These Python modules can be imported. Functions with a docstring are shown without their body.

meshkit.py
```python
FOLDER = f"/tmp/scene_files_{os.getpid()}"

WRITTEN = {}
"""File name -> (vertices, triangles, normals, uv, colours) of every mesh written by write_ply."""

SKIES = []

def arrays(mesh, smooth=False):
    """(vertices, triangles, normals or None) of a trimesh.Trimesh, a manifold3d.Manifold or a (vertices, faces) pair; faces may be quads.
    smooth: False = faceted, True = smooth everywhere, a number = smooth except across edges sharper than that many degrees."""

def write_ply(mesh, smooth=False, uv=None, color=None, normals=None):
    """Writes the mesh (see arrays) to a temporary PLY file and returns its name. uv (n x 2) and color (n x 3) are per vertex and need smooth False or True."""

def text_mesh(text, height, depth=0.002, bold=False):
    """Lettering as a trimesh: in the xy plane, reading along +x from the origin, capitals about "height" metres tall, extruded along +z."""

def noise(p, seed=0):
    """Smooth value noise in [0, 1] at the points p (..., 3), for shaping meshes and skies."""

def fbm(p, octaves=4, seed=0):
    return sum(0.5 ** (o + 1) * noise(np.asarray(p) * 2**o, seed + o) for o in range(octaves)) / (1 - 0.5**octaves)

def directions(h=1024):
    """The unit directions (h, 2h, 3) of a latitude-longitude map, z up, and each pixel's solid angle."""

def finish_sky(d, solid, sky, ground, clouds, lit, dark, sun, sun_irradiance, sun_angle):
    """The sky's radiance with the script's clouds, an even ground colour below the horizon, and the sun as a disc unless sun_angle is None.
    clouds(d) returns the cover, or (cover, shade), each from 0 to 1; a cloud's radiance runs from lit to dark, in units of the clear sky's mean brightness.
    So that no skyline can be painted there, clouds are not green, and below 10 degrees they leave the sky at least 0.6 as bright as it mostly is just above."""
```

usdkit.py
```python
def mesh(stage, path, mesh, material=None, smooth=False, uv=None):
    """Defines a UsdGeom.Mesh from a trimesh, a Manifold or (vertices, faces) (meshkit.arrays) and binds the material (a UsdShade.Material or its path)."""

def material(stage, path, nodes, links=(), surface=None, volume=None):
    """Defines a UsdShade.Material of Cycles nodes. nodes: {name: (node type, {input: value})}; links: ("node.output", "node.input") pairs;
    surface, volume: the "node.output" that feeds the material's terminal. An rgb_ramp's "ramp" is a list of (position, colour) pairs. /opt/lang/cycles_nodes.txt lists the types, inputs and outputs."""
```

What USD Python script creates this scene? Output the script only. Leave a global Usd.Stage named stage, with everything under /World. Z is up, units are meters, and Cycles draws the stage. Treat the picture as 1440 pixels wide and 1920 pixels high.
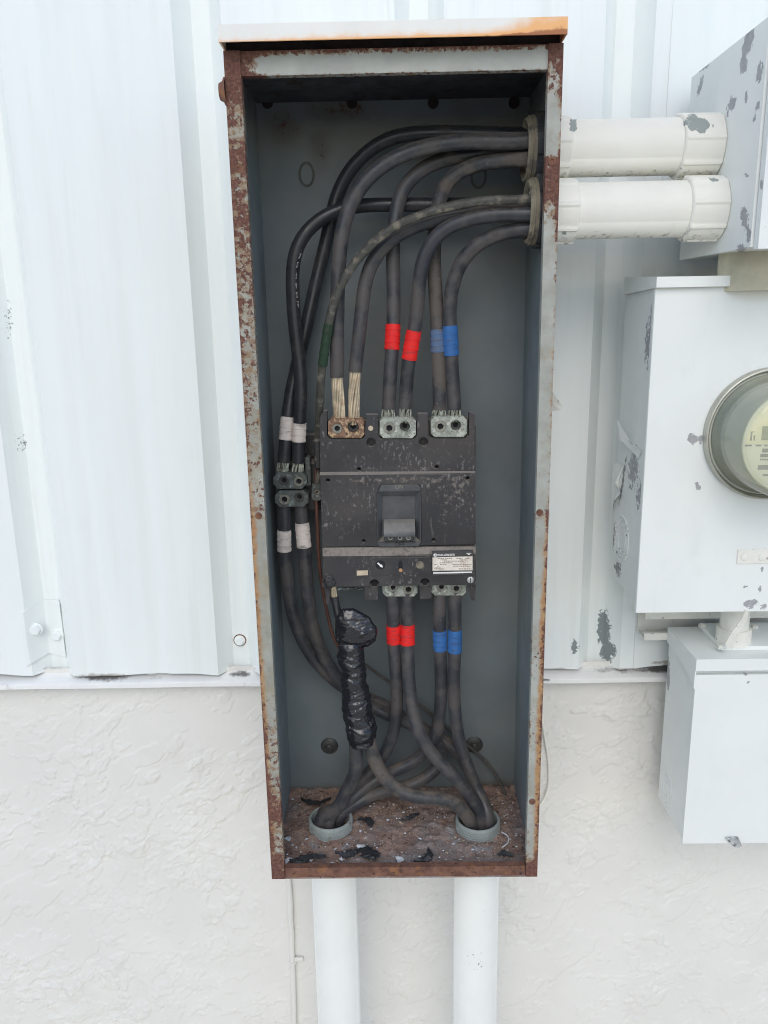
import math, random
import numpy as np, trimesh, manifold3d, usdkit, meshkit
from scipy.interpolate import CubicSpline
from shapely.geometry import Polygon, Point, box as sbox
from shapely import affinity
from pxr import Usd, UsdGeom, UsdLux, UsdShade, Gf, Sdf, Vt

stage = Usd.Stage.CreateInMemory()
UsdGeom.SetStageUpAxis(stage, UsdGeom.Tokens.z)
UsdGeom.SetStageMetersPerUnit(stage, 1.0)
UsdGeom.Xform.Define(stage, '/World')
UsdGeom.Scope.Define(stage, '/World/Looks')

# ------------------------------------------------------------------ camera, sky, sun, exposure
CAM = np.array([0.1842, -0.9950, 1.5337])
ROT = np.array([[0.9998, 0.0094, -0.0178], [0.0150, 0.2380, 0.9711], [-0.0133, 0.9712, -0.2378]])   # right, up, forward
u_, s_, v_ = np.linalg.svd(ROT); ROT = u_ @ v_
FPX = 1508.7                                    # focal length in pixels of the 1440 x 1920 photograph
EXPOSURE = 0.22
SUN_DIR = np.array([-0.03, -0.76, 0.62]); SUN_DIR /= np.linalg.norm(SUN_DIR)
SUN_I, SUN_ANGLE, SKY = 0.2, 40.0, 0.15

cam = UsdGeom.Camera.Define(stage, '/World/camera')
cam.CreateHorizontalApertureAttr(36.0); cam.CreateVerticalApertureAttr(48.0)
cam.CreateFocalLengthAttr(FPX / 1440 * 36.0)
cam.CreateClippingRangeAttr(Gf.Vec2f(0.02, 500))
cam.CreateExposureAttr(EXPOSURE)
m4 = Gf.Matrix4d(*[float(x) for x in (*ROT[0], 0, *ROT[1], 0, *(-ROT[2]), 0, *CAM, 1)])
cam.AddTransformOp().Set(m4)

dome = UsdLux.DomeLight.Define(stage, '/World/sky')
dome.GetPrim().SetCustomDataByKey('kind', 'structure')
skymat = usdkit.material(stage, '/World/Looks/sky_light', {
    'sky': ('sky_texture', {'sky_type': 'single_scattering', 'sun_disc': False, 'sun_elevation': float(math.asin(SUN_DIR[2])),
                            'sun_rotation': float(math.atan2(SUN_DIR[0], SUN_DIR[1])), 'aerosol_density': 1.0, 'air_density': 1.0, 'ozone_density': 1.0}),
    'bg': ('background_shader', {'strength': SKY})}, [('sky.color', 'bg.color')], surface='bg.background')
UsdShade.MaterialBindingAPI.Apply(dome.GetPrim()).Bind(skymat)
sun = UsdLux.DistantLight.Define(stage, '/World/sun')
sun.CreateNormalizeAttr(True); sun.CreateIntensityAttr(SUN_I); sun.CreateAngleAttr(SUN_ANGLE)
sun.CreateColorAttr(Gf.Vec3f(1.0, 0.95, 0.88))
zz = SUN_DIR; xx = np.cross([0, 0, 1], zz); xx /= np.linalg.norm(xx); yy = np.cross(zz, xx)
sun.AddTransformOp().Set(Gf.Matrix4d(*[float(x) for x in (*xx, 0, *yy, 0, *zz, 0, 0, -3, 6, 1)]))

# ------------------------------------------------------------------ helpers
rng = np.random.default_rng(7)

def _ray(u, v): return ROT.T @ np.array([(u - 720) / FPX, -(v - 960) / FPX, 1.0])
def at(u, v, Y): d = _ray(u, v); return CAM + d * ((Y - CAM[1]) / d[1])      # a measured point of the photograph on the plane y = Y
def atx(u, v, X): d = _ray(u, v); return CAM + d * ((X - CAM[0]) / d[0])
def atz(u, v, Z): d = _ray(u, v); return CAM + d * ((Z - CAM[2]) / d[2])
def px(p):
    c = (np.asarray(p, float) - CAM) @ ROT.T
    return 720 + FPX * c[..., 0] / c[..., 2], 960 - FPX * c[..., 1] / c[..., 2]

used, origin = {}, {}
def numbered(parent, name):
    k = (parent, name); n = used.get(k, 0); used[k] = n + 1
    return name if n == 0 else f'{name}_{n:03d}'
def tag(prim, label=None, cat=None, group=None, kind=None):
    for k, v in (('label', label), ('category', cat), ('group', group), ('kind', kind)):
        if v: prim.SetCustomDataByKey(k, v)
    return prim
def thing(name, label, cat, org=(0, 0, 0), group=None, kind=None):
    path = '/World/' + numbered('/World', name)
    x = UsdGeom.Xform.Define(stage, path); x.AddTranslateOp().Set(Gf.Vec3d(*map(float, org)))
    origin[path] = np.asarray(org, float)
    return tag(x.GetPrim(), label, cat, group, kind)
def obj(name, mesh, mat, parent=None, smooth=30, label=None, cat=None, group=None, kind=None, attrs=None):
    """One Mesh prim; the mesh is given in world coordinates."""
    pp = '/World' if parent is None else str(parent.GetPath())
    path = pp + '/' + numbered(pp, name)
    o = origin.get(pp, np.zeros(3)); origin[path] = o
    if isinstance(mesh, (list, tuple)) and len(mesh) and hasattr(mesh[0], 'faces'): mesh = trimesh.util.concatenate(list(mesh))
    m = mesh.copy(); m.vertices = m.vertices - o
    g = usdkit.mesh(stage, path, m, LOOK[mat], smooth=smooth)
    if attrs:
        p = np.array(g.GetPointsAttr().Get(), float) + o
        for k, fn in attrs.items():
            pv = UsdGeom.PrimvarsAPI(g).CreatePrimvar(k, Sdf.ValueTypeNames.FloatArray, 'vertex')
            pv.Set(Vt.FloatArray.FromNumpy(np.clip(fn(p), -1, 2).astype(np.float32)))
    return tag(g.GetPrim(), label, cat, group, kind)

def TM(v, f): return trimesh.Trimesh(np.asarray(v, float), np.asarray(f, int), process=False)
def box(x0, x1, y0, y1, z0, z1, step=None, bevel=0):
    if bevel:
        pts = []
        for sx in (x0, x1):
            for sy in (y0, y1):
                for sz in (z0, z1):
                    ix, iy, iz = (1 if sx == x0 else -1), (1 if sy == y0 else -1), (1 if sz == z0 else -1)
                    pts += [(sx + ix * bevel, sy + iy * bevel, sz), (sx + ix * bevel, sy, sz + iz * bevel), (sx, sy + iy * bevel, sz + iz * bevel)]
        return trimesh.convex.convex_hull(np.array(pts))
    b = trimesh.creation.box((x1 - x0, y1 - y0, z1 - z0)); b.apply_translation(((x0 + x1) / 2, (y0 + y1) / 2, (z0 + z1) / 2))
    if step:
        parts = []
        for ax in range(3):
            lo = [(x0, x1), (y0, y1), (z0, z1)]
            a, c = [i for i in range(3) if i != ax]
            na, nc = max(1, int(math.ceil((lo[a][1] - lo[a][0]) / step))), max(1, int(math.ceil((lo[c][1] - lo[c][0]) / step)))
            A, Cc = np.meshgrid(np.linspace(*lo[a], na + 1), np.linspace(*lo[c], nc + 1), indexing='ij')
            for side in (0, 1):
                V = np.zeros((A.size, 3)); V[:, a] = A.ravel(); V[:, c] = Cc.ravel(); V[:, ax] = lo[ax][side]
                f = gridfaces(na + 1, nc + 1)
                flip = (ax == 1) ^ (side == 0)
                parts.append(TM(V, f[:, ::-1] if flip else f))
        return trimesh.util.concatenate(parts)
    return b
def gridfaces(n, m):
    i = np.arange(n * m).reshape(n, m)
    a, b, c, d = i[:-1, :-1].ravel(), i[1:, :-1].ravel(), i[1:, 1:].ravel(), i[:-1, 1:].ravel()
    return np.vstack([np.c_[a, b, c], np.c_[a, c, d]])
def ext_y(poly, y0, y1):
    """Extrude a shapely polygon given in (x, z) from y0 to y1."""
    out = []
    for g in getattr(poly, 'geoms', [poly]):
        e = trimesh.creation.extrude_polygon(g, abs(y1 - y0), engine='earcut')
        v = e.vertices; out.append(TM(np.c_[v[:, 0], min(y0, y1) + v[:, 2], v[:, 1]], e.faces[:, ::-1]))
    return trimesh.util.concatenate(out)
def ext_x(poly, x0, x1):
    """Extrude a shapely polygon given in (y, z) from x0 to x1."""
    e = trimesh.creation.extrude_polygon(poly, abs(x1 - x0), engine='earcut'); v = e.vertices
    return TM(np.c_[min(x0, x1) + v[:, 2], v[:, 0], v[:, 1]], e.faces)
def bev_y(poly, y0, y1, b):
    """ext_y with the front (small y) edge eased."""
    ring = [ext_y(poly, y0 + b, y1)]
    n = 3
    for k in range(n):
        t0, t1 = k / n, (k + 1) / n
        ring.append(ext_y(poly.buffer(-b * (1 - math.sqrt(max(0, 1 - (1 - t0) ** 2))), join_style=1), y0 + b * t0, y0 + b * t1))
    return trimesh.util.concatenate(ring)
def pxpoly(pts, Y, hole=None):
    return Polygon([(at(u, v, Y)[0], at(u, v, Y)[2]) for u, v in pts])
def frames(P):
    P = np.asarray(P, float); T = np.gradient(P, axis=0); T /= np.linalg.norm(T, axis=1)[:, None]
    ref = np.array([0, 1, 0]) if abs(T[0][1]) < .9 else np.array([1, 0, 0])
    N = np.cross(T[0], ref); N /= np.linalg.norm(N); Ns = [N]
    for i in range(1, len(P)):
        N = N - T[i] * (N @ T[i]); N /= np.linalg.norm(N); Ns.append(N)
    Ns = np.array(Ns); return T, Ns, np.cross(T, Ns)
def tube(P, r, n=18, caps=True, fr=None):
    P = np.asarray(P, float); m = len(P); r = np.broadcast_to(np.asarray(r, float).reshape(-1, 1) if np.ndim(r) == 1 else r, (m, n))
    T, N, B = fr if fr is not None else frames(P)
    a = np.linspace(0, 2 * np.pi, n, endpoint=False)
    V = P[:, None] + r[..., None] * (np.cos(a)[None, :, None] * N[:, None] + np.sin(a)[None, :, None] * B[:, None])
    V = V.reshape(-1, 3); f = []
    i = np.arange(m * n).reshape(m, n); j = np.roll(i, -1, 1)
    F = [np.c_[i[:-1].ravel(), j[:-1].ravel(), j[1:].ravel()], np.c_[i[:-1].ravel(), j[1:].ravel(), i[1:].ravel()]]
    if caps:
        V = np.vstack([V, P[0], P[-1]]); k = m * n
        F += [np.c_[np.full(n, k), j[0], i[0]], np.c_[np.full(n, k + 1), i[-1], j[-1]]]
    return TM(V, np.vstack(F))
def lathe(org, axis, prof, n=40, phase=0.0, closed=False):
    """Surface of revolution; prof is a list of (radius, height along the axis)."""
    axis = np.asarray(axis, float) / np.linalg.norm(axis)
    ref = np.array([0, 0, 1.0]) if abs(axis[2]) < .9 else np.array([1.0, 0, 0])
    N = np.cross(ref, axis); N /= np.linalg.norm(N); B = np.cross(axis, N)
    a = np.linspace(0, 2 * np.pi, n, endpoint=False) + phase
    prof = list(prof) + ([prof[0]] if closed else [])
    V = np.array([np.asarray(org) + axis * h + r * (np.cos(t) * N + np.sin(t) * B) for r, h in prof for t in a])
    m = len(prof); i = np.arange(m * n).reshape(m, n); j = np.roll(i, -1, 1)
    F = np.vstack([np.c_[i[:-1].ravel(), j[:-1].ravel(), j[1:].ravel()], np.c_[i[:-1].ravel(), j[1:].ravel(), i[1:].ravel()]])
    return TM(V, F)
def cyl(p0, p1, r, n=24, ch=0.0):
    p0, p1 = np.asarray(p0, float), np.asarray(p1, float); L = np.linalg.norm(p1 - p0)
    if ch: return lathe(p0, p1 - p0, [(0, 0), (r - ch, 0), (r, ch), (r, L - ch), (r - ch, L), (0, L)], n)
    return lathe(p0, p1 - p0, [(0, 0), (r, 0), (r, L), (0, L)], n)
def ring(c, axis, r, t, n=40):
    prof = [(r + t * math.cos(a), t * math.sin(a)) for a in np.linspace(0, 2 * np.pi, 8, endpoint=False)]
    return lathe(c, axis, prof, n, closed=True)
def spline(pts, n=120):
    P = np.array(pts, float); d = np.r_[0, np.cumsum(np.linalg.norm(np.diff(P, axis=0), axis=1) ** .6)]
    s = CubicSpline(d, P, bc_type='natural'); Q = s(np.linspace(0, d[-1], n * 4))
    L = np.r_[0, np.cumsum(np.linalg.norm(np.diff(Q, axis=0), axis=1))]
    t = np.linspace(0, L[-1], n); return np.c_[[np.interp(t, L, Q[:, k]) for k in range(3)]].T
def text_y(s, height, x, Y, z, depth=.0004, bold=False, rot=0):
    m = meshkit.text_mesh(s, height, depth, bold); v = m.vertices.copy(); v[:, 0] -= v[:, 0].mean() if False else (v[:, 0].max() / 2)
    if rot:
        c, s_ = math.cos(rot), math.sin(rot); v[:, :2] = np.c_[c * v[:, 0] - s_ * v[:, 1], s_ * v[:, 0] + c * v[:, 1]]
    return TM(np.c_[x + v[:, 0], Y - v[:, 2], z + v[:, 1]], m.faces)
def sstep(a, b, x): t = np.clip((x - a) / (b - a), 0, 1); return t * t * (3 - 2 * t)
fbm = meshkit.fbm

# ------------------------------------------------------------------ materials
LOOK = {}
def pmat(name, base, rough=.5, metal=0.0, var=(30, .12), bump=None, layers=(), spec=.5, coat=0.0, stretch=(1, 1, 1)):
    N, L = {'g': ('geometry', {}), 'p': ('principled_bsdf', {'metallic': metal, 'specular_ior_level': spec, 'coat_weight': coat, 'coat_roughness': .2})}, []
    cnt = [0]
    def nz(scale, detail=4, rg=.6, st=None):
        cnt[0] += 1; k = f'n{cnt[0]}'; mp = f'mp{cnt[0]}'
        off = (cnt[0] * 3.17, cnt[0] * 1.73, cnt[0] * 5.1)
        N[mp] = ('mapping', {'mapping_type': 'point', 'scale': st or (1, 1, 1), 'location': off}); L.append(('g.position', mp + '.vector'))
        N[k] = ('noise_texture', {'scale': scale, 'detail': detail, 'roughness': rg}); L.append((mp + '.vector', k + '.vector'))
        return k + '.fac'
    def rng_(src, lo, hi, smooth=True):
        cnt[0] += 1; k = f'r{cnt[0]}'
        N[k] = ('map_range', {'range_type': 'smoothstep', 'from_min': lo, 'from_max': hi, 'to_min': 0.0, 'to_max': 1.0, 'clamp': True}); L.append((src, k + '.value')); return k + '.result'
    def math_(op, a, b):
        cnt[0] += 1; k = f'm{cnt[0]}'; d = {'math_type': op}
        for i, x in ((1, a), (2, b)):
            if isinstance(x, str): L.append((x, f'{k}.value{i}'))
            else: d[f'value{i}'] = float(x)
        N[k] = ('math', d); return k + '.value'
    def mixc(f, a, b):
        cnt[0] += 1; k = f'c{cnt[0]}'; d = {}
        L.append((f, k + '.fac'))
        for s_, x in (('a', a), ('b', b)):
            if isinstance(x, str): L.append((x, f'{k}.{s_}'))
            else: d[s_] = tuple(x)
        N[k] = ('mix_color', d); return k + '.result'
    def mixf(f, a, b):
        cnt[0] += 1; k = f'f{cnt[0]}'; d = {}
        L.append((f, k + '.fac'))
        for s_, x in (('a', a), ('b', b)):
            if isinstance(x, str): L.append((x, f'{k}.{s_}'))
            else: d[s_] = float(x)
        N[k] = ('mix_float', d); return k + '.result'
    base = np.array(base, float)
    col = mixc(rng_(nz(var[0], 5, .6, stretch), .3, .7), base * (1 - var[1]), np.minimum(base * (1 + var[1]), .95))
    ro = mixf(rng_(nz(var[0] * 1.7, 3), .3, .7), max(0, rough - .08), min(1, rough + .08)); me = float(metal); height = None
    if bump:
        height = nz(bump[0], bump[3] if len(bump) > 3 else 4, .6)
    for ly in layers:
        if 'attr' in ly:
            cnt[0] += 1; k = f'a{cnt[0]}'; N[k] = ('attribute', {'attribute': ly['attr']})
            src = k + '.fac'
            if ly.get('amount', 0):
                src = math_('add', src, math_('multiply', math_('subtract', nz(ly.get('scale', 80), ly.get('detail', 5), .65, ly.get('stretch')), .5), ly['amount']))
            msk = rng_(src, *ly.get('range', (.45, .55)))
        elif 'up' in ly:
            cnt[0] += 1; k = f'x{cnt[0]}'; N[k] = ('separate_xyz', {}); L.append(('g.normal', k + '.vector'))
            src = math_('add', k + '.z', math_('multiply', math_('subtract', nz(ly.get('scale', 80), 5, .65), .5), ly.get('amount', 1)))
            msk = rng_(src, *ly['up'])
        else:
            msk = rng_(nz(ly['scale'], ly.get('detail', 6), ly.get('nrough', .65), ly.get('stretch')), *ly['range'])
        if 'and' in ly: msk = math_('multiply', msk, rng_(nz(ly['and'][0], 4, .6), ly['and'][1], ly['and'][2]))
        if ly.get('opacity', 1) < 1: msk = math_('multiply', msk, ly['opacity'])
        c = ly['col']
        if 'col2' in ly: c = mixc(rng_(nz(ly.get('cscale', 120), 5, .65), .35, .65), c, ly['col2'])
        col = mixc(msk, col, c)
        if 'rough' in ly: ro = mixf(msk, ro, ly['rough'])
        if 'metal' in ly or isinstance(me, str): me = mixf(msk, me, ly.get('metal', 0.0))
        if ly.get('height'):
            hgt = math_('multiply', msk, ly['height'])
            height = hgt if height is None else math_('add', height, hgt)
    L += [(col, 'p.base_color'), (ro, 'p.roughness')]
    if isinstance(me, str): L.append((me, 'p.metallic'))
    if height:
        N['b'] = ('bump', {'strength': bump[2] if bump else .5, 'distance': bump[1] if bump else .0006}); L += [(height, 'b.height'), ('b.normal', 'p.normal')]
    LOOK[name] = usdkit.material(stage, '/World/Looks/' + name, N, L, surface='p.BSDF')

RUST_D, RUST_M, RUST_O = (.075, .032, .022), (.16, .062, .036), (.42, .17, .045)
pmat('white_siding', (.775, .815, .795), .38, var=(5, .018), stretch=(3, 3, .35), layers=[
    dict(scale=5, detail=6, range=(.48, .78), stretch=(9, 9, .5), col=(.70, .725, .69), opacity=.55),
    dict(attr='peel', scale=210, amount=1.5, range=(.62, .70), col=(.22, .25, .25), rough=.6),
    dict(scale=60, range=(.70, .78), col=(.62, .63, .60), opacity=.35),
    dict(scale=300, range=(.735, .76), col=(.3, .29, .27), opacity=.5),
    dict(attr='stain', scale=90, amount=.8, range=(.45, .9), col=(.33, .30, .26), opacity=.85)], bump=(9, .0012, .25, 2))
pmat('flashing_white', (.78, .78, .76), .5, var=(20, .03), layers=[dict(scale=35, range=(.6, .75), col=(.42, .40, .36), opacity=.6),
    dict(attr='stain', scale=90, amount=.9, range=(.4, .8), col=(.09, .085, .08), opacity=.9)])
pmat('stucco', (.70, .687, .645), .8, var=(6, .025), bump=(380, .0008, .35), layers=[
    dict(scale=7, detail=7, range=(.5, .72), col=(.66, .645, .60), opacity=.55),
    dict(scale=26, range=(.60, .78), col=(.62, .60, .55), opacity=.35),
    dict(scale=190, range=(.70, .75), col=(.38, .34, .29), opacity=.45)])
pmat('concrete_ground', (.58, .53, .455), .9, var=(3, .15), bump=(60, .003, .5))
pmat('frame_paint', (.36, .37, .335), .5, var=(25, .1), bump=(300, .0009, .5), layers=[
    dict(attr='tint', scale=30, amount=1.5, detail=8, range=(.35, 1.15), col=(.215, .205, .165), col2=(.25, .215, .14), cscale=40, rough=.7, opacity=.9),
    dict(attr='edge', scale=60, amount=.9, detail=8, range=(.35, .85), col=(.33, .15, .055), col2=(.40, .24, .10), cscale=120, rough=.85, opacity=.9),
    dict(attr='rust', scale=120, amount=1.6, detail=9, range=(.38, .62), col=(.215, .11, .055), col2=(.25, .165, .09), cscale=140, rough=.85, opacity=.8),
    dict(attr='rust', scale=170, amount=1.7, detail=9, range=(.50, .60), col=(.085, .036, .027), col2=(.165, .075, .052), cscale=240, rough=.9, height=.5),
    dict(scale=330, range=(.67, .73), col=(.07, .035, .025), opacity=.8)])
pmat('box_interior', (.140, .166, .175), .5, var=(7, .12), bump=(350, .0004, .25), layers=[
    dict(scale=5, range=(.45, .75), col=(.185, .185, .155), opacity=.5),
    dict(scale=130, range=(.70, .75), col=(.04, .04, .035), opacity=.8, **{'and': (9, .45, .6)}),
    dict(scale=260, range=(.73, .76), col=(.3, .31, .3), opacity=.5),
    dict(attr='rust', scale=14, amount=.5, detail=7, range=(.12, .6), col=(.085, .075, .06), opacity=.8),
    dict(attr='rust', scale=90, amount=1.2, range=(.5, .7), col=RUST_D, col2=(.10, .075, .055), cscale=120, rough=.9)])
pmat('rust_floor', (.26, .17, .13), .92, var=(40, .3), bump=(260, .002, .8), layers=[
    dict(scale=22, range=(.45, .62), col=(.33, .235, .185), col2=(.22, .165, .14), opacity=.85),
    dict(scale=120, range=(.56, .66), col=(.075, .04, .032)),
    dict(scale=17, detail=8, range=(.47, .62), col=(.27, .25, .24), col2=(.17, .15, .145), cscale=200, opacity=.7),
    dict(attr='dust', scale=260, amount=1.4, range=(.5, .8), col=(.34, .33, .32), col2=(.14, .13, .13), cscale=300),
    dict(scale=210, range=(.59, .66), col=(.44, .41, .38), opacity=.8),
    dict(scale=300, range=(.66, .70), col=(.03, .028, .028), opacity=.8)])
pmat('dark_brown', (.022, .013, .011), .9, var=(60, .4))  # near-black brown for the weld tabs and the painted hood gap shade
pmat('ceiling_steel', (.045, .047, .054), .7, var=(30, .35), layers=[dict(scale=40, range=(.55, .68), col=(.05, .03, .024), rough=.9)])  # much darker than the steel of the other inner panels
pmat('slot_dark', (.085, .09, .075), .7, var=(60, .2))  # darker tone for the slot rings on the back panel
pmat('rust_solid', (.15, .072, .048), .88, var=(60, .35), bump=(300, .0012, .7), layers=[
    dict(scale=60, range=(.52, .68), col=(.26, .115, .045), opacity=.8), dict(scale=150, range=(.58, .68), col=(.05, .024, .02))])
pmat('hood_paint', (.76, .75, .70), .5, var=(15, .03), layers=[
    dict(attr='rust', scale=55, amount=.7, range=(.12, .75), col=(.80, .40, .13), opacity=.95),
    dict(attr='rust', scale=90, amount=.9, range=(.82, 1.12), col=(.34, .12, .035)),
    dict(scale=170, range=(.72, .76), col=(.2, .15, .1), opacity=.5)])
pmat('cable_black', (.017, .018, .021), .36, var=(30, .3), bump=(160, .0005, .35), layers=[
    dict(up=(.75, 1.5), scale=40, amount=1.8, col=(.11, .098, .082), rough=.8, opacity=.6),
    dict(scale=30, range=(.52, .72), col=(.034, .031, .030), rough=.55),
    dict(scale=230, range=(.655, .72), col=(.20, .19, .175), opacity=.5)])
pmat('cable_dusty', (.028, .030, .035), .38, var=(18, .3), bump=(160, .0006, .45), layers=[
    dict(scale=24, detail=7, range=(.42, .60), col=(.082, .072, .066), rough=.65, opacity=.75),
    dict(up=(.45, 1.3), scale=38, amount=1.6, col=(.155, .128, .10), rough=.85, opacity=.8),
    dict(scale=200, range=(.64, .70), col=(.23, .215, .20), opacity=.5, **{'and': (20, .5, .6)}), dict(scale=110, range=(.63, .70), col=(.010, .010, .011), opacity=.7)])
pmat('cable_brown', (.034, .034, .036), .5, var=(30, .3), bump=(160, .0007, .5), layers=[
    dict(scale=26, detail=7, range=(.40, .58), col=(.105, .088, .073), rough=.85, opacity=.8),
    dict(up=(.45, 1.2), scale=50, amount=1.6, col=(.16, .128, .096), rough=.9, opacity=.8),
    dict(scale=210, range=(.63, .70), col=(.24, .22, .20), opacity=.55), dict(scale=110, range=(.62, .70), col=(.012, .012, .012), opacity=.7)])
pmat('cable_ground', (.05, .05, .042), .6, var=(60, .3), bump=(160, .0008, .6), layers=[
    dict(scale=70, range=(.48, .66), col=(.19, .17, .13), opacity=.85, rough=.8), dict(scale=120, range=(.62, .70), col=(.02, .022, .02))])
pmat('wire_brown', (.085, .038, .027), .5, var=(40, .2))
pmat('wire_grey', (.07, .065, .058), .7, var=(40, .2))
def tape(name, c, grime_dark=(.05, .045, .045)):
    pmat(name, c, .6, spec=.3, var=(40, .1), layers=[dict(scale=90, detail=7, range=(.52, .68), col=grime_dark, opacity=.6, stretch=(.6, .6, 2.5))], bump=(240, .0003, .3))
tape('tape_red', (.68, .018, .016)); tape('tape_blue', (.035, .125, .33)); tape('tape_blue_faded', (.075, .125, .22), (.11, .095, .09))
tape('tape_green', (.022, .045, .026)); tape('tape_white', (.60, .54, .49), (.06, .05, .045))
pmat('tape_black', (.009, .009, .011), .16, var=(40, .2), bump=(70, .0015, .5, 2), spec=.7, layers=[dict(scale=42, detail=2, stretch=(.5, .5, 1.7), range=(.40, .66), col=(.010, .010, .012), height=1.6)])
pmat('breaker_black', (.026, .025, .027), .42, var=(14, .25), bump=(320, .0003, .35), layers=[
    dict(scale=10, range=(.42, .66), col=(.056, .049, .046), opacity=.85, rough=.65),
    dict(up=(.3, .9), scale=60, amount=.7, col=(.24, .215, .19), rough=.85, opacity=.9),
    dict(scale=230, range=(.55, .64), col=(.22, .205, .19), opacity=.7, stretch=(1, 1, .5), detail=8, **{'and': (13, .46, .58)}),
    dict(scale=60, range=(.60, .72), col=(.13, .118, .108), opacity=.6, stretch=(1.8, 1, .3), detail=8),
    dict(attr='dust', scale=170, amount=1.6, detail=8, range=(.45, .9), col=(.27, .235, .20), rough=.9, opacity=.85)])
pmat('handle_plastic', (.070, .073, .076), .36, var=(30, .25), layers=[dict(up=(.25, 1.0), scale=60, amount=.8, col=(.26, .24, .21), rough=.7, opacity=.85), dict(scale=90, range=(.62, .7), col=(.025, .025, .03), opacity=.6)])
pmat('hole_black', (.008, .008, .009), .8)
pmat('lug_grey', (.30, .315, .27), .75, metal=.15, var=(90, .3), bump=(260, .0014, .8), layers=[
    dict(scale=150, range=(.52, .6), col=(.50, .52, .45), rough=.9), dict(scale=170, range=(.58, .66), col=(.10, .10, .085), rough=.8)])
pmat('lug_dark', (.085, .095, .088), .6, metal=.2, var=(80, .3), bump=(260, .0012, .7), layers=[
    dict(scale=130, range=(.57, .64), col=(.24, .27, .26), rough=.9), dict(scale=200, range=(.6, .66), col=(.03, .032, .03))])
pmat('lug_rusty', (.22, .13, .085), .85, metal=.1, var=(90, .3), bump=(240, .002, .9), layers=[
    dict(scale=190, range=(.5, .58), col=(.50, .36, .22), rough=.9), dict(scale=160, range=(.57, .64), col=(.05, .03, .022))])
pmat('strand_gold', (.58, .49, .35), .42, metal=.55, var=(70, .25), layers=[dict(scale=45, range=(.55, .68), col=(.42, .20, .08), rough=.7, metal=.2, opacity=.6), dict(scale=60, range=(.6, .7), col=(.8, .76, .66), metal=.8)])
pmat('strand_grey', (.33, .34, .28), .5, metal=.5, var=(120, .4), layers=[dict(scale=200, range=(.55, .65), col=(.06, .065, .055), metal=0.0)])
pmat('screw_steel', (.50, .51, .50), .38, metal=.85, var=(90, .2), layers=[dict(scale=200, range=(.6, .7), col=(.2, .16, .12), metal=.2, rough=.8)])
pmat('screw_dull', (.24, .235, .20), .5, metal=.5, var=(90, .3))
pmat('screw_dark', (.06, .062, .058), .5, metal=.4, var=(90, .3))
pmat('bushing_dark', (.032, .033, .036), .5, var=(40, .3), layers=[dict(up=(.4, 1.1), scale=60, amount=1, col=(.12, .105, .085), rough=.85, opacity=.7)])
pmat('bushing_rim', (.20, .175, .125), .6, var=(50, .25), layers=[dict(scale=50, range=(.48, .64), col=(.075, .065, .055), opacity=.85)])
pmat('pvc_grey', (.27, .30, .285), .55, var=(40, .12), layers=[dict(scale=90, range=(.58, .68), col=(.14, .12, .10), opacity=.7), dict(scale=60, range=(.6, .7), col=(.42, .43, .40), opacity=.6)])
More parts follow.
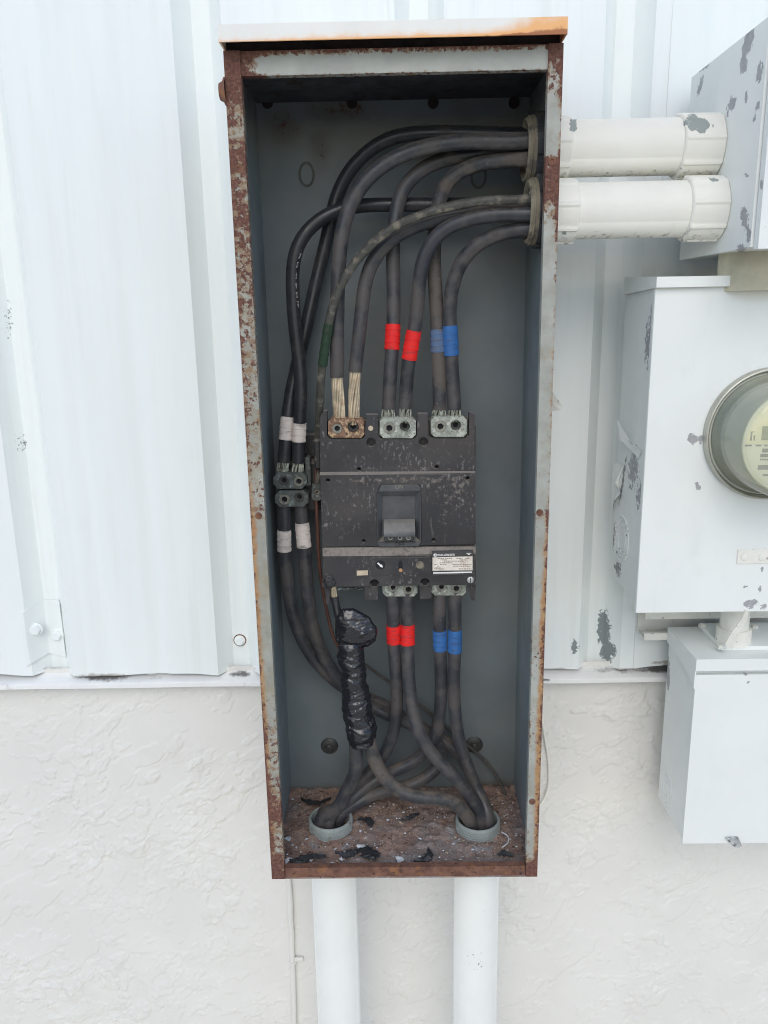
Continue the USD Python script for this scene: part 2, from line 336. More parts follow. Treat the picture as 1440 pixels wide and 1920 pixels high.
pmat('pvc_cream', (.75, .735, .665), .5, var=(12, .035), bump=(60, .0006, .25), layers=[
    dict(attr='peel', scale=130, amount=2.0, detail=8, range=(.60, .64), col=(.27, .30, .285), rough=.6, height=-.4),
    dict(scale=24, range=(.62, .78), col=(.60, .52, .47), opacity=.45),
    dict(attr='grime_dark', scale=130, amount=1.1, range=(.52, .72), col=(.16, .145, .125), opacity=.8),
    dict(scale=200, range=(.715, .75), col=(.32, .29, .25), opacity=.6)])
pmat('pvc_white', (.785, .795, .755), .38, var=(9, .02), layers=[dict(attr='peel', scale=200, amount=1.6, range=(.72, .78), col=(.12, .12, .12), opacity=.85), dict(scale=190, range=(.74, .77), col=(.4, .35, .3), opacity=.5)])
pmat('cabinet_white', (.755, .775, .745), .40, var=(8, .02), bump=(12, .0006, .2, 2), layers=[
    dict(scale=14, detail=6, range=(.56, .75), stretch=(1, 1, .5), col=(.66, .68, .65), opacity=.5),
    dict(attr='peel', scale=130, amount=2.1, detail=8, range=(.62, .66), col=(.37, .37, .375), col2=(.31, .315, .32), rough=.55, height=-.5),
    dict(scale=150, range=(.73, .76), col=(.45, .44, .42), opacity=.5),
    dict(attr='grime_dark', scale=160, amount=1.2, range=(.62, .74), col=(.10, .095, .09), opacity=.85)])  # also carries the edge shade painted on the meter box side
pmat('bare_tan', (.33, .29, .27), .7, var=(80, .15))
pmat('nipple_tan', (.50, .47, .35), .6, var=(20, .15))
pmat('meter_metal', (.42, .42, .36), .38, metal=.6, var=(30, .1), layers=[dict(scale=60, range=(.6, .75), col=(.2, .19, .16), metal=.2, opacity=.6)])
pmat('meter_base', (.56, .58, .51), .5, var=(20, .08))
pmat('meter_face', (.74, .70, .47), .5, var=(20, .03))
pmat('meter_face_low', (.70, .70, .58), .5, var=(20, .03))
pmat('lcd', (.27, .28, .15), .3, var=(20, .03))
pmat('ink_dark', (.05, .05, .05), .6); pmat('ink_grey', (.22, .21, .17), .6); pmat('ink_pale', (.28, .28, .27), .55); pmat('ink_white', (.72, .71, .68), .55)
pmat('label_paper', (.70, .64, .56), .5, var=(60, .12), layers=[dict(scale=60, range=(.52, .7), col=(.52, .40, .32), opacity=.7)])
pmat('chip_beige', (.50, .41, .30), .6, var=(80, .15)); pmat('copper_knob', (.42, .24, .12), .5, var=(80, .2))
pmat('flake_white', (.62, .64, .66), .7, var=(120, .25)); pmat('scrap_black', (.02, .021, .023), .5, var=(90, .3), bump=(200, .001, .5))
pmat('crumb', (.30, .23, .18), .9, var=(300, .6))
pmat('seal_tag', (.74, .73, .66), .4, var=(40, .05), layers=[dict(scale=100, range=(.6, .68), col=(.2, .19, .17), opacity=.7)])
pmat('foil', (.50, .52, .52), .35, metal=.5, var=(150, .3), layers=[dict(scale=120, range=(.5, .6), col=(.12, .11, .11), metal=0.0)])
LOOK['cover_glass'] = usdkit.material(stage, '/World/Looks/cover_glass', {
    't': ('transparent_bsdf', {'color': (.93, .94, .86)}), 'gl': ('glossy_bsdf', {'color': (1, 1, 1), 'roughness': .04}), 'd': ('diffuse_bsdf', {'color': (.66, .67, .58)}),
    'fr': ('fresnel', {'IOR': 1.45}), 'm1': ('mix_closure', {'fac': .16}), 'm2': ('mix_closure', {})},
    [('t.BSDF', 'm1.closure1'), ('d.BSDF', 'm1.closure2'), ('m1.closure', 'm2.closure1'), ('gl.BSDF', 'm2.closure2'), ('fr.fac', 'm2.fac')], surface='m2.closure')

# masks measured on the photograph, fixed to the surfaces they are on
def blobs(lst, soft=.35):
    def fn(p):
        u, v = px(p); out = np.zeros(len(u))
        for cu, cv, ru, rv, a in lst:
            c, s = math.cos(math.radians(a)), math.sin(math.radians(a)); du, dv = u - cu, v - cv
            d = np.hypot((c * du + s * dv) / ru, (-s * du + c * dv) / rv)
            out = np.maximum(out, 1 - sstep(1 - soft, 1 + soft, d))
        return out
    return fn

# ------------------------------------------------------------------ ground and walls
def plate_ground():
    n = 24; g = np.linspace(-1, 1, n) ; g = np.sign(g) * np.abs(g) ** 3 * 150
    X, Y = np.meshgrid(g, g - 2, indexing='ij'); V = np.c_[X.ravel(), Y.ravel(), np.zeros(X.size)]
    return TM(V, gridfaces(n, n))
obj('ground', plate_ground(), 'concrete_ground', smooth=False, kind='structure', label='concrete ground at the foot of the wall')

YP = 0.245; DG = 0.0285; ZS = 0.9545        # siding face, groove depth, bottom edge
siding = thing('metal_siding_wall', 'white ribbed metal siding wall above the stucco, behind the rusty electrical box', 'wall', (0, YP, ZS))
def groove(x): return [(x, 0), (x + .0214, DG), (x + .0474, DG), (x + .0686, 0)]
def minor(x): return [(x, 0), (x + .008, .0022), (x + .022, .0022), (x + .030, 0)]
def sheet(prof, z_edge, dy=0.0, top=3.4, seed=0):
    xs, ds = [], []
    for (xa, da), (xb, db) in zip(prof[:-1], prof[1:]):
        st = .009 if -.9 < xa < 1.1 else .12
        k = max(1, int(math.ceil((xb - xa) / st)))
        for i in range(k): xs.append(xa + (xb - xa) * i / k); ds.append(da + (db - da) * i / k)
    xs.append(prof[-1][0]); ds.append(prof[-1][1]); xs, ds = np.array(xs), np.array(ds)
    zz_ = np.r_[np.linspace(0, .06, 11)[:-1], np.linspace(.06, 1.15, 110)[:-1], np.linspace(1.15, top - ZS, 20)]
    X, T = np.meshgrid(xs, zz_, indexing='ij'); D = np.repeat(ds[:, None], len(zz_), 1)
    edge = z_edge(xs)[:, None] * np.exp(-T / .25)
    wav = (fbm(np.stack([X * 3.1 + seed, T * 1.7, X * 0], -1), 3, 11) - .5) * .0045 + (fbm(np.stack([X * 14 + seed, T * 5, X * 0], -1), 2, 12) - .5) * .0012
    Yv = YP + D + dy + wav - .0015 * np.exp(-T / .02) * (fbm(np.stack([X * 20, T * 0, X * 0], -1), 2, 3))
    F = np.c_[X.ravel(), Yv.ravel(), (ZS + T + edge).ravel()]
    n, m = X.shape; f = gridfaces(n, m)
    Bk = F + [0, .0012, 0]
    k = n * m; idx = np.arange(k).reshape(n, m)
    def strip(a): return np.vstack([np.c_[a[:-1], a[1:], a[1:] + k], np.c_[a[:-1], a[1:] + k, a[:-1] + k]])
    return TM(np.vstack([F, Bk]), np.vstack([f, f[:, ::-1] + k, strip(idx[:, 0])[:, ::-1], strip(idx[0]), strip(idx[-1])[:, ::-1]]))
def edge_l(x):
    u = np.interp(x, [-3, -.49, -.445, -.357, -.30, -.23, -.15, -.114, -.04, .2], [0.006, .007, .003, 0, -.001, .004, .003, -.0012, 0, 0])
    return u + (fbm(np.c_[x * 18, x * 0, x * 0], 3, 5) - .5) * .003
def edge_r(x): return np.interp(x, [.2, .4, .488, .552, .63, .8, 3], [.004, .003, 0, -.001, .009, .006, 0]) + (fbm(np.c_[x * 25, x * 0, x * 0], 3, 6) - .5) * .003
pl = []
for g in (-2.586, -2.2775, -1.969, -1.6605, -1.352, -1.0435, -.735, -.4265, -.1144): pl += minor(g - .205) + minor(g - .11) + groove(g)
pl += [(.185, 0)]
speck = blobs([(14, 600, 14, 60, 0), (40, 830, 16, 30, 0)], .9)
stainl = blobs([(190, 1268, 60, 7, 0), (450, 1254, 30, 6, 0), (100, 1256, 30, 5, 0)], .9)
pk = blobs([(1132, 1178, 14, 42, 0), (1140, 1222, 17, 22, 0), (1078, 1212, 9, 16, 0)], .6)
attr_l = {'peel': lambda p: .62 * speck(p), 'stain': stainl}
obj('siding_panel', sheet(pl, edge_l), 'white_siding', siding, smooth=25, attrs=attr_l)
stainr = blobs([(1252, 1243, 40, 5, 0), (1165, 1256, 40, 4, 0), (1247, 500, 2, 30, 0), (1050, 1256, 20, 4, 0)], .9)
attr_r = {'peel': lambda p: pk(p) * 1.0, 'stain': stainr}
obj('siding_panel', sheet([(.175, 0)] + groove(.194) + minor(.30) + minor(.395) + groove(.4855) + [(.5877, 0)], edge_r, .0015, seed=3), 'white_siding', siding, smooth=25, attrs=attr_r)
pr = [(.576, 0)] + minor(.62) + minor(.71)
for g in (.80, 1.1085, 1.417, 1.7255, 2.034, 2.3425, 2.651): pr += groove(g) + minor(g + .10) + minor(g + .20)
obj('siding_panel', sheet(pr + [(3.2, 0)], edge_r, -.0003, seed=7), 'white_siding', siding, smooth=25, attrs=attr_r)

# drip flashing under the siding
def flash():
    xs = np.r_[np.linspace(-3.2, -.8, 9)[:-1], np.linspace(-.8, 1.1, 260)[:-1], np.linspace(1.1, 3.2, 9)]
    wob = (fbm(np.c_[xs * 6, xs * 0, xs * 0], 3, 9) - .5) * .004
    prof = [(.292, .962), (.250, .9505), (.2365, .9455), (.2350, .9435), (.2350, .9365), (.2365, .9365), (.2366, .9432), (.262, .951)]
    V = np.array([[x, y + (w if y < .26 else 0), z + w * .4] for x, w in zip(xs, wob) for y, z in prof])
    return TM(V, gridfaces(len(xs), len(prof))[:, ::-1])
fl_st = blobs([(195, 1270, 50, 9, 0), (450, 1262, 25, 6, 0), (1252, 1256, 55, 7, 0), (1160, 1262, 60, 5, 0), (1020, 1276, 14, 4, 0)], .9)
obj('drip_flashing', flash(), 'flashing_white', siding, smooth=35, attrs={'stain': fl_st})
# lap patch with two screws, and a screw in the next groove
def hexbolt(c, r=.0085, mat='white_siding', name='siding_screw', parent=None, h=.006):
    c = np.array(c, float)
    m = [lathe(c, (0, -1, 0), [(0, 0), (r * 1.35, 0), (r * 1.35, .0012), (r * 1.1, .0022), (0, .0022)], 28), lathe(c + [0, -.002, 0], (0, -1, 0), [(r, 0), (r, h * .8), (r * .8, h), (0, h)], 6)]
    return obj(name, m, mat, parent, smooth=25)
def patch():
    x0, xm, xm2, x1 = -.4345, -.4055, -.4050, -.3775
    y = lambda x: YP - .004 + np.interp(x, [-.4265, -.4051, -.3791, -.3579], [0, DG - .0005, DG - .0005, 0])
    z0 = lambda x: np.interp(x, [x0, xm, x1], [.9755, .987, .9785]); z1 = lambda x: np.interp(x, [x0, xm, -.3815, x1], [1.067, 1.081, 1.082, 1.076])
    xs = np.linspace(x0, x1, 26); zs = np.linspace(0, 1, 20)
    F = np.array([[x, y(x) + .0006 * math.sin(9 * t + 60 * x), z0(x) + (z1(x) - z0(x)) * t] for x in xs for t in zs])
    Bk = F + [0, .003, 0]; n, m = 26, 20; f = gridfaces(n, m); k = n * m; idx = np.arange(k).reshape(n, m)
    def strip(a): return np.vstack([np.c_[a[:-1], a[1:], a[1:] + k], np.c_[a[:-1], a[1:] + k, a[:-1] + k]])
    return TM(np.vstack([F, Bk]), np.vstack([f, f[:, ::-1] + k, strip(idx[:, 0])[:, ::-1], strip(idx[:, -1]), strip(idx[0]), strip(idx[-1])[:, ::-1]]))
pt = obj('lap_patch', patch(), 'white_siding', siding, smooth=25)
hexbolt(at(70, 1178, YP + .012) * [1, 0, 1] + [0, YP + .008, 0], .0085, parent=pt, name='patch_screw'); hexbolt(at(108, 1189, YP + .026) * [1, 0, 1] + [0, YP + .0245, 0], .0085, parent=pt, name='patch_screw')
b = at(450, 1200, YP + DG); hexbolt((b[0], YP + DG - .001, b[2]), .0072, parent=siding)
obj('rust_washer', ring((b[0], YP + DG - .001, b[2]), (0, 1, 0), .0095, .0015, 28), 'rust_solid', siding)
b = at(1147, 1225, YP + DG); hexbolt((b[0], YP + .022, b[2]), .006, parent=siding)

YW = 0.262
def stucco():
    x = np.linspace(-.66, .98, 900); z = np.linspace(.16, .962, 440)
    X, Z = np.meshgrid(x, z, indexing='ij'); P = np.stack([X, Z, X * 0], -1)
    w1 = fbm(P * 7, 3, 21) - .5; w2 = fbm(P * 7 + 9, 3, 22) - .5
    Q = np.stack([X + .05 * w1, Z + .05 * w2, X * 0], -1)
    a = math.radians(-38); R = np.stack([math.cos(a) * Q[..., 0] - math.sin(a) * Q[..., 1], (math.sin(a) * Q[..., 0] + math.cos(a) * Q[..., 1]), X * 0], -1)
    n1 = fbm(R * [11, 19, 1], 4, 31); n2 = fbm(R * [26, 40, 1] + 5, 4, 32); n3 = fbm(Q * 75, 3, 33)
    reg = sstep(.36, .6, fbm(P * 4.2, 3, 41)); reg2 = sstep(.42, .62, fbm(P * 6 + 4, 3, 42))
    n4 = fbm(Q * 42 + 3, 3, 34)
    h = .0030 * (fbm(P * 3.5, 2, 51) - .5)
    h += .0020 * sstep(.53, .555, n1) * (.3 + .7 * reg)
    h += .0016 * sstep(.475, .49, n1) * sstep(.545, .50, n1) * reg2
    h += .0022 * sstep(.56, .59, n2) * reg2 + .0012 * sstep(.62, .64, n2)
    h += .0022 * sstep(.62, .66, n4) * reg2 + .0015 * sstep(.63, .69, n3) * sstep(.5, .64, fbm(P * 9 + 2, 3, 43)) + .0006 * (n3 - .5) * reg
    V = np.c_[X.ravel(), (YW - .85 * h).ravel(), Z.ravel()]
    outer = []
    for (xa, xb, za, zb) in ((-3.2, -.66, 0, .962), (.98, 3.2, 0, .962), (-.66, .98, 0, .16)):
        outer.append(box(xa, xb, YW, YW + .02, za, zb))
    outer.append(box(-3.2, 3.2, .30, .33, .955, 3.4))
    return [TM(V, gridfaces(900, 440))] + outer
sw = obj('stucco_wall', stucco(), 'stucco', smooth=True, label='off-white rough trowelled stucco wall under the metal siding', cat='wall')

# ------------------------------------------------------------------ rusty enclosure  x 0..0.38, y 0..0.2188
W, D, ZB, ZT = .38, .2188, .75, 1.8239
enc = thing('electrical_enclosure', 'tall open rusty grey electrical box with its door missing and cables inside', 'electrical box', (W / 2, D, ZB))
def railprof(pts):
    vs, r = np.array([p[0] for p in pts], float), np.array([p[1] for p in pts], float)
    return lambda v: np.interp(v, vs, r)
lp = railprof([(95, .95), (150, .85), (200, .62), (250, .48), (300, .8), (330, .62), (420, .58), (560, .54), (700, .48), (850, .44), (960, .46), (1000, .24), (1150, .22), (1300, .28), (1380, .52), (1440, .42), (1500, .62), (1520, .8), (1560, .5), (1610, .62), (1648, .9)])
rp = railprof([(80, .95), (120, .6), (180, .42), (200, .18), (280, .15), (300, .70), (370, .74), (400, .45), (470, .20), (620, .12), (800, .10), (950, .15), (965, .45), (985, .25), (1150, .28), (1250, .42), (1300, .25), (1380, .44), (1420, .24), (1500, .32), (1590, .35), (1620, .75), (1648, .95)])
def zero0(p): return np.zeros(len(p))
def left_rust(p): u, v = px(p); e = np.clip(1 - p[:, 0] / .006, 0, 1); return lp(v) + .22 * e * sstep(950, 1050, v) + .12 * e - .05
def right_rust(p): u, v = px(p); e = np.clip(1 - (W - p[:, 0]) / .006, 0, 1); e2 = np.clip(1 - (p[:, 0] - (W - .018)) / .003, 0, 1); return rp(v) + .33 * e + .10 * e2 - .03
def top_rust(p):
    e = np.clip(1 - (ZT - .002 - p[:, 2]) / .007, 0, 1); e2 = np.clip(1 - (p[:, 2] - (ZT - .026)) / .004, 0, 1); l = np.clip(1 - (p[:, 0] - .02) / .03, 0, 1)
    return .12 + .55 * e + .38 * e2 + .62 * l
obj('frame_rail', box(0, .0185, 0, .012, ZB, ZT, .004), 'frame_paint', enc, smooth=False, label='left front rail, most heavily rusted', attrs={'tint': lambda p: np.full(len(p), .8), 'rust': left_rust, 'edge': lambda p: np.clip(1.2 - p[:, 0] / .011, 0, 1) * sstep(600, 1050, px(p)[1]) * (.62 + .6 * fbm(p * 9, 3, 67))})
obj('frame_rail', box(W - .0165, W, 0, .012, ZB, ZT, .004), 'frame_paint', enc, smooth=False, label='right front rail, grey paint with rust streaks', attrs={'tint': lambda p: np.full(len(p), .62), 'rust': right_rust, 'edge': lambda p: np.clip(1.2 - (W - p[:, 0]) / .011, 0, 1) * (.5 + .6 * sstep(800, 1250, px(p)[1])) * (.5 + .8 * fbm(p * 9, 3, 68))})
obj('top_rail', box(.0185, W - .0165, .003, .014, ZT - .0255, ZT, .004), 'frame_paint', enc, smooth=False, attrs={'tint': zero0, 'rust': top_rust, 'edge': zero0})
obj('bottom_rail', box(.0195, W - .0175, .002, .012, ZB + .0015, ZB + .0165, .004), 'rust_solid', enc, smooth=False)
zero = lambda p: np.zeros(len(p))
def back_rust_dark(p):
    low = np.clip(1 - (p[:, 2] - ZB) / .03, 0, 1); top = np.clip(1 - (ZT - p[:, 2]) / .16, 0, 1)
    u, v = px(p); sp = blobs([(530, 235, 30, 30, 0), (640, 210, 60, 20, 0), (600, 290, 20, 40, 0), (930, 1440, 60, 40, 0)], .9)(p)
    return .75 * low ** 2 + .3 * top + .30 * sp  # rust low down and in spots, darker tone towards the top
obj('back_panel', box(.0016, W - .0016, D - .002, D, ZB, ZT, .006), 'box_interior', enc, smooth=False, attrs={'rust': back_rust_dark})
def side_rust_dark(p): return .9 * np.clip(1 - (p[:, 2] - ZB) / .02, 0, 1) ** 2 + .35 * np.clip(1 - (ZT - p[:, 2]) / .14, 0, 1)  # rust at the foot; the tone also darkens towards the top
obj('side_panel', box(0, .0016, .012, D - .002, ZB, ZT, .006), 'box_interior', enc, smooth=False, attrs={'rust': side_rust_dark})
obj('side_panel', box(W - .0016, W, .012, D - .002, ZB, ZT, .006), 'box_interior', enc, smooth=False, attrs={'rust': side_rust_dark})
obj('top_panel', box(.0016, W - .0016, .014, D - .002, ZT - .003, ZT - .0014, .006), 'ceiling_steel', enc, smooth=False)
for u in (502, 660, 812, 963):
    c = at(u, 194, D); obj('weld_tab', ext_y(Point(c[0], c[2]).buffer(.0075, 6), D - .0048, D - .0021), 'dark_brown', enc)
def floor():
    n, m = 150, 84; X, Y = np.meshgrid(np.linspace(.0016, W - .0016, n), np.linspace(.006, D - .002, m), indexing='ij')
    P = np.stack([X, Y, X * 0], -1)
    h = .004 * fbm(P * 14, 3, 61) + .0035 * sstep(.5, .7, fbm(P * 60, 3, 62)) + .002 * fbm(P * 160, 2, 63)
    h += .004 * np.exp(-(Y - .006) / .012)
    for c in (LF, RF):
        d = np.hypot(X - c[0], Y - c[1]); h += .006 * np.exp(-((d - .045) / .012) ** 2) * fbm(P * 70, 2, 64)
    return TM(np.c_[X.ravel(), Y.ravel(), (ZB + .002 + h).ravel()], gridfaces(n, m))
LF, RF = atz(620, 1538, ZB + .019)[:2], atz(896, 1540, ZB + .019)[:2]
obj('bottom_panel', [floor(), box(.0016, W - .0016, .002, D - .0022, ZB - .0015, ZB + .0008)], 'rust_floor', enc, smooth=60, attrs={'dust': lambda p: np.maximum(*[.85 * np.exp(-((np.hypot(p[:, 0] - c[0], p[:, 1] - c[1] + .008) - .043) / .011) ** 2) * sstep(.40, .62, fbm(p * 38, 3, 66)) for c in (LF, RF)]) + .75 * np.exp(-((p[:, 0] - .20) / .07) ** 2 - ((p[:, 1] - .03) / .03) ** 2)}, label='rusted floor of the box')
# knockouts embossed in the back, mounting bolts, screws in the rails, lug on the side
for (u, v) in ((575, 327), (897, 331)):
    c = at(u, v, D - .002); s = Point(0, 0).buffer(.0115, 16); s = affinity.translate(affinity.scale(s, 1, 1.45), c[0], c[2])
    obj('knockout_slot', ext_y(s.difference(s.buffer(-.0032)), D - .0032, D - .0019), 'slot_dark', enc)
for u, v in ((618, 1398), (889, 1396)):
    c = at(u, v, D - .002)
    o = obj('mounting_washer', lathe((c[0], D - .002, c[2]), (0, -1, 0), [(.0145, 0), (.0145, .0015), (.012, .0035), (.006, .0045), (0, .0045)], 32), 'screw_dark', enc)
    obj('bolt_head', lathe((c[0], D - .0064, c[2]), (0, -1, 0), [(.0062, 0), (.0060, .003), (.004, .005), (0, .0055)], 6), 'screw_dark', o, smooth=False)
for u, v, m in ((485, 967, 'rust_solid'), (1012, 961, 'rust_solid'), (447, 316, 'rust_solid'), (1035, 302, 'rust_solid'), (510, 1522, 'rust_solid'), (998, 1503, 'rust_solid')):
    c = at(u, v, 0)
    obj('rail_screw', [lathe((c[0], .0002, c[2]), (0, -1, 0), [(.0046, 0), (.0046, .0008), (.0028, .0016), (.0022, .0016), (.0018, .0004), (0, .0004)], 16)], m, enc)
c = atx(418, 172, -.004)
obj('side_lug', [lathe((.0005, c[1], c[2]), (-1, 0, 0), [(.015, 0), (.015, .002), (.011, .004), (.009, .008), (0, .009)], 18)], 'rust_solid', enc)
# rain hood
zl0, zl1 = at(738, 72, -.02)[2], at(738, 39, -.02)[2]
def hood_rust(p):
    r = np.clip((p[:, 0] - .30) / .05, 0, 1); b_ = np.clip(1 - (p[:, 2] - zl0) / .015, 0, 1); b2 = np.clip(1 - (p[:, 2] - zl0) / .0035, 0, 1)
    return (.58 * r * (p[:, 1] < .05) + (.50 * b_ ** 1.2 + .35 * b2) * (.6 + .45 * np.clip(p[:, 0] / .3, 0, 1)) + .45 * b2 * r) * (p[:, 1] < .24)
hood = [box(-.0005, W - .0005, -.0215, -.0195, zl0, zl1, .003)]
prof = Polygon([(-.0195, zl1 - .0022), (-.0195, zl1), (D + .004, zl1 + .016), (D + .004, zl1 + .0138)])
hood.append(ext_x(prof, -.0005, W - .0005))
for xa in (-.0005, W - .0025): hood.append(ext_x(Polygon([(-.0195, zl0), (D, zl0), (D, zl1 + .013), (-.0195, zl1 - .0025)]), xa, xa + .002))
obj('rain_hood', hood, 'hood_paint', enc, smooth=False, label='white rain hood with orange rust at its right end', attrs={'rust': hood_rust})
obj('hood_gap_shade', [box(.002, W - .003, -.0190, .012, zl1 - .0045, zl1 - .003), box(.002, W - .003, .0095, .0115, ZT + .0004, zl1 - .003)], 'dark_brown', enc, smooth=False)  # near-black sheets stand in for the shade in the gap under the hood

# ------------------------------------------------------------------ conduits
def tpx(*a): return [at(*p) for p in a]
def coupling(xa, xb, y, z, r, ribs=8, parent=None, attrs=None, mat='pvc_cream', lip=0.0):
    n = 96; a = np.linspace(0, 2 * np.pi, n, endpoint=False)
    rr = r + .0016 * (np.cos(a * ribs + .8) > .93)
    xs = [xa, xa + .0012, xb - .0012, xb]; k = [r - .0025, 0, 0, r - .0025]
    V, m = [], 0
    for x, off in zip(np.r_[xa, xa + .001, np.linspace(xa + .002, xb - .002, 14), xb - .001, xb], np.r_[-.0022, -.0006, np.zeros(14), -.0006, -.0022]):
        V.append(np.c_[np.full(n, x), y + (rr + off) * np.cos(a), z + (rr + off) * np.sin(a)]); m += 1
    V.append(np.tile([[xb, y, z]], (n, 1))); V.insert(0, np.tile([[xa, y, z]], (n, 1))); m += 2
    i = np.arange(m * n).reshape(m, n); j = np.roll(i, -1, 1)
    F = np.vstack([np.c_[i[:-1].ravel(), j[:-1].ravel(), j[1:].ravel()], np.c_[i[:-1].ravel(), j[1:].ravel(), i[1:].ravel()]])
    return obj('coupling', TM(np.vstack(V), F), mat, parent, smooth=25, attrs=attrs)
XC = .594
for (y, z, xl, xr, lab, v0, peel) in (
        (.100, at(1180, 277, .100)[2], .4080, .5440, 'upper of the two cream PVC conduits between the rusty box and the peeling cabinet', 270, [(1075, 234, 7, 17, 0), (1310, 232, 30, 17, 15), (1296, 240, 6, 6, 0)]),
        (.072, at(1180, 394, .072)[2], .4135, .5485, 'lower of the two cream PVC conduits between the rusty box and the peeling cabinet', 392, [(1340, 337, 12, 4, 10), (1058, 437, 6, 4, 0)])):
    t = thing('pvc_conduit', lab, 'conduit', (W, y, z))
    r = .0335
    att = {'peel': blobs(peel, .8), 'grime_dark': (lambda zc: (lambda p: .42 * sstep(.35, 1.0, (zc - p[:, 2]) / r) + .1))(z)}  # pipe colour darkens gradually towards the underside
    L = np.linspace(W - .02, XC + .004, 90)
    obj('pipe', tube(np.c_[L, np.full(90, y), np.full(90, z)], r, 56), 'pvc_cream', t, smooth=40, attrs=att)
    coupling(W + .0003, xl, y, z, r + .0045, parent=t, attrs=att)
    coupling(xr, XC - .0003, y, z, r + .0045, parent=t, attrs=att)
    # locknut and bushing inside the box
    ln = []
    a = np.linspace(0, 2 * np.pi, 64, endpoint=False)
    P = Polygon([((r + .0105 - .0035 * (math.cos(8 * q) < -.75)) * math.cos(q), (r + .0105 - .0035 * (math.cos(8 * q) < -.75)) * math.sin(q)) for q in np.linspace(0, 2 * np.pi, 160, endpoint=False)]).difference(Point(0, 0).buffer(r - .003, 24))
    e = trimesh.creation.extrude_polygon(P, .014, engine='earcut'); v = e.vertices
    obj('locknut', TM(np.c_[W - .0016 - v[:, 2], y + v[:, 0], z + v[:, 1]], e.faces[:, ::-1]), 'bushing_dark', t, smooth=25)
    obj('bushing', lathe((W - .0156, y, z), (-1, 0, 0), [(r + .0068, 0), (r + .0068, .003), (r + .0050, .0035), (r + .0050, .0045), (r + .0062, .005), (r + .0062, .007), (r + .0042, .0075), (r + .0042, .0088), (r + .0030, .0105), (r + .0005, .0105), (r - .002, .008), (r - .004, .007), (r - .004, -.008), (r + .0068, 0)], 48), 'bushing_rim', t, smooth=30)

for (c, lab, ulr) in ((LF, 'left of the two white PVC pipes rising into the bottom of the rusty box', 0), (RF, 'right of the two white PVC pipes rising into the bottom of the rusty box', 1)):
    t = thing('vertical_pvc_pipe', lab, 'pipe', (c[0], c[1], 0))
    scr = blobs([(912, 1700, 12, 18, 20), (915, 1740, 6, 30, 0), (890, 1800, 30, 60, 0)], .9) if ulr else zero
    Z = np.linspace(0.0, ZB - .0016, 120)
    obj('pipe', tube(np.c_[np.full(120, c[0] + (-.0015 if ulr else .002)), np.full(120, c[1]), Z], .0355, 56), 'pvc_white', t, smooth=40, attrs={'peel': lambda p, s=scr: .55 * s(p)})
    th = [(.0300, -.03), (.0300, .0225), (.0318, .0235), (.0335, .0225)]
    for k in range(4): h = .0205 - k * .0042; th += [(.0345, h), (.0345, h - .0022), (.0333, h - .0028), (.0333, h - .0038)]
    th += [(.0345, .003), (.0410, .0025), (.0425, .0), (.0425, -.002)]
    nz_ = None
    g = lathe((c[0], c[1], ZB + .002), (0, 0, 1), th, 56)
    obj('threaded_adapter', TM(g.vertices, g.faces[:, ::-1]), 'pvc_grey', t, smooth=30)

# ------------------------------------------------------------------ circuit breaker
YB = .100
brk = thing('circuit_breaker', 'large black three-pole circuit breaker caked in dust, mounted mid-box', 'circuit breaker', at(746, 960, D) * [1, 0, 1] + [0, D, 0])
def up_dust(v0, v1, s=1.0):
    def fn(p):
        u, v = px(p); return s * sstep(v0, (v0 + v1) / 2, v) * (1 - sstep((v0 + v1) / 2, v1, v))
    return fn
bx = lambda u, v, Y: at(u, v, Y)
# base body behind the covers
q = [at(604, 800, YB + .025), at(889, 1096, YB + .025)]
obj('base', box(q[0][0], q[1][0], YB + .022, D - .003, q[1][2], q[0][2], bevel=.003), 'breaker_black', brk, smooth=20, attrs={'dust': zero})
YT = YB + .006
top = pxpoly([(599, 806), (600, 781), (606, 771), (613, 771), (613, 818), (618, 823), (679, 823), (684, 818), (686, 778), (709, 778), (710, 818), (715, 823), (776, 823), (781, 818), (783, 776), (802, 776), (804, 818), (809, 822), (874, 822), (879, 817), (880, 773), (890, 777), (891, 884), (600, 889)], YT)
for u, v, rr in ((696, 830, 8.5), (794, 829, 8.5), (673, 880, 3.6), (819, 876, 3.6)):
    c = at(u, v, YT); top = top.difference(Point(c[0], c[2]).buffer(rr / 1335, 12))
dst = blobs([(640, 826, 45, 5, 0), (745, 826, 40, 5, 0), (845, 826, 42, 6, 0), (740, 878, 150, 6, 0), (850, 845, 30, 14, 0)], .9)
obj('terminal_cover', bev_y(top, YT, YB + .024, .0015), 'breaker_black', brk, smooth=25, attrs={'dust': lambda p: .55 * dst(p)})
# back wall of the terminal recesses
qa, qb = at(606, 790, YB + .02), at(886, 826, YB + .02)
obj('terminal_recess', box(qa[0], qb[0], YB + .020, YB + .0225, qb[2] - .01, qa[2]), 'breaker_black', brk, smooth=False, attrs={'dust': zero})
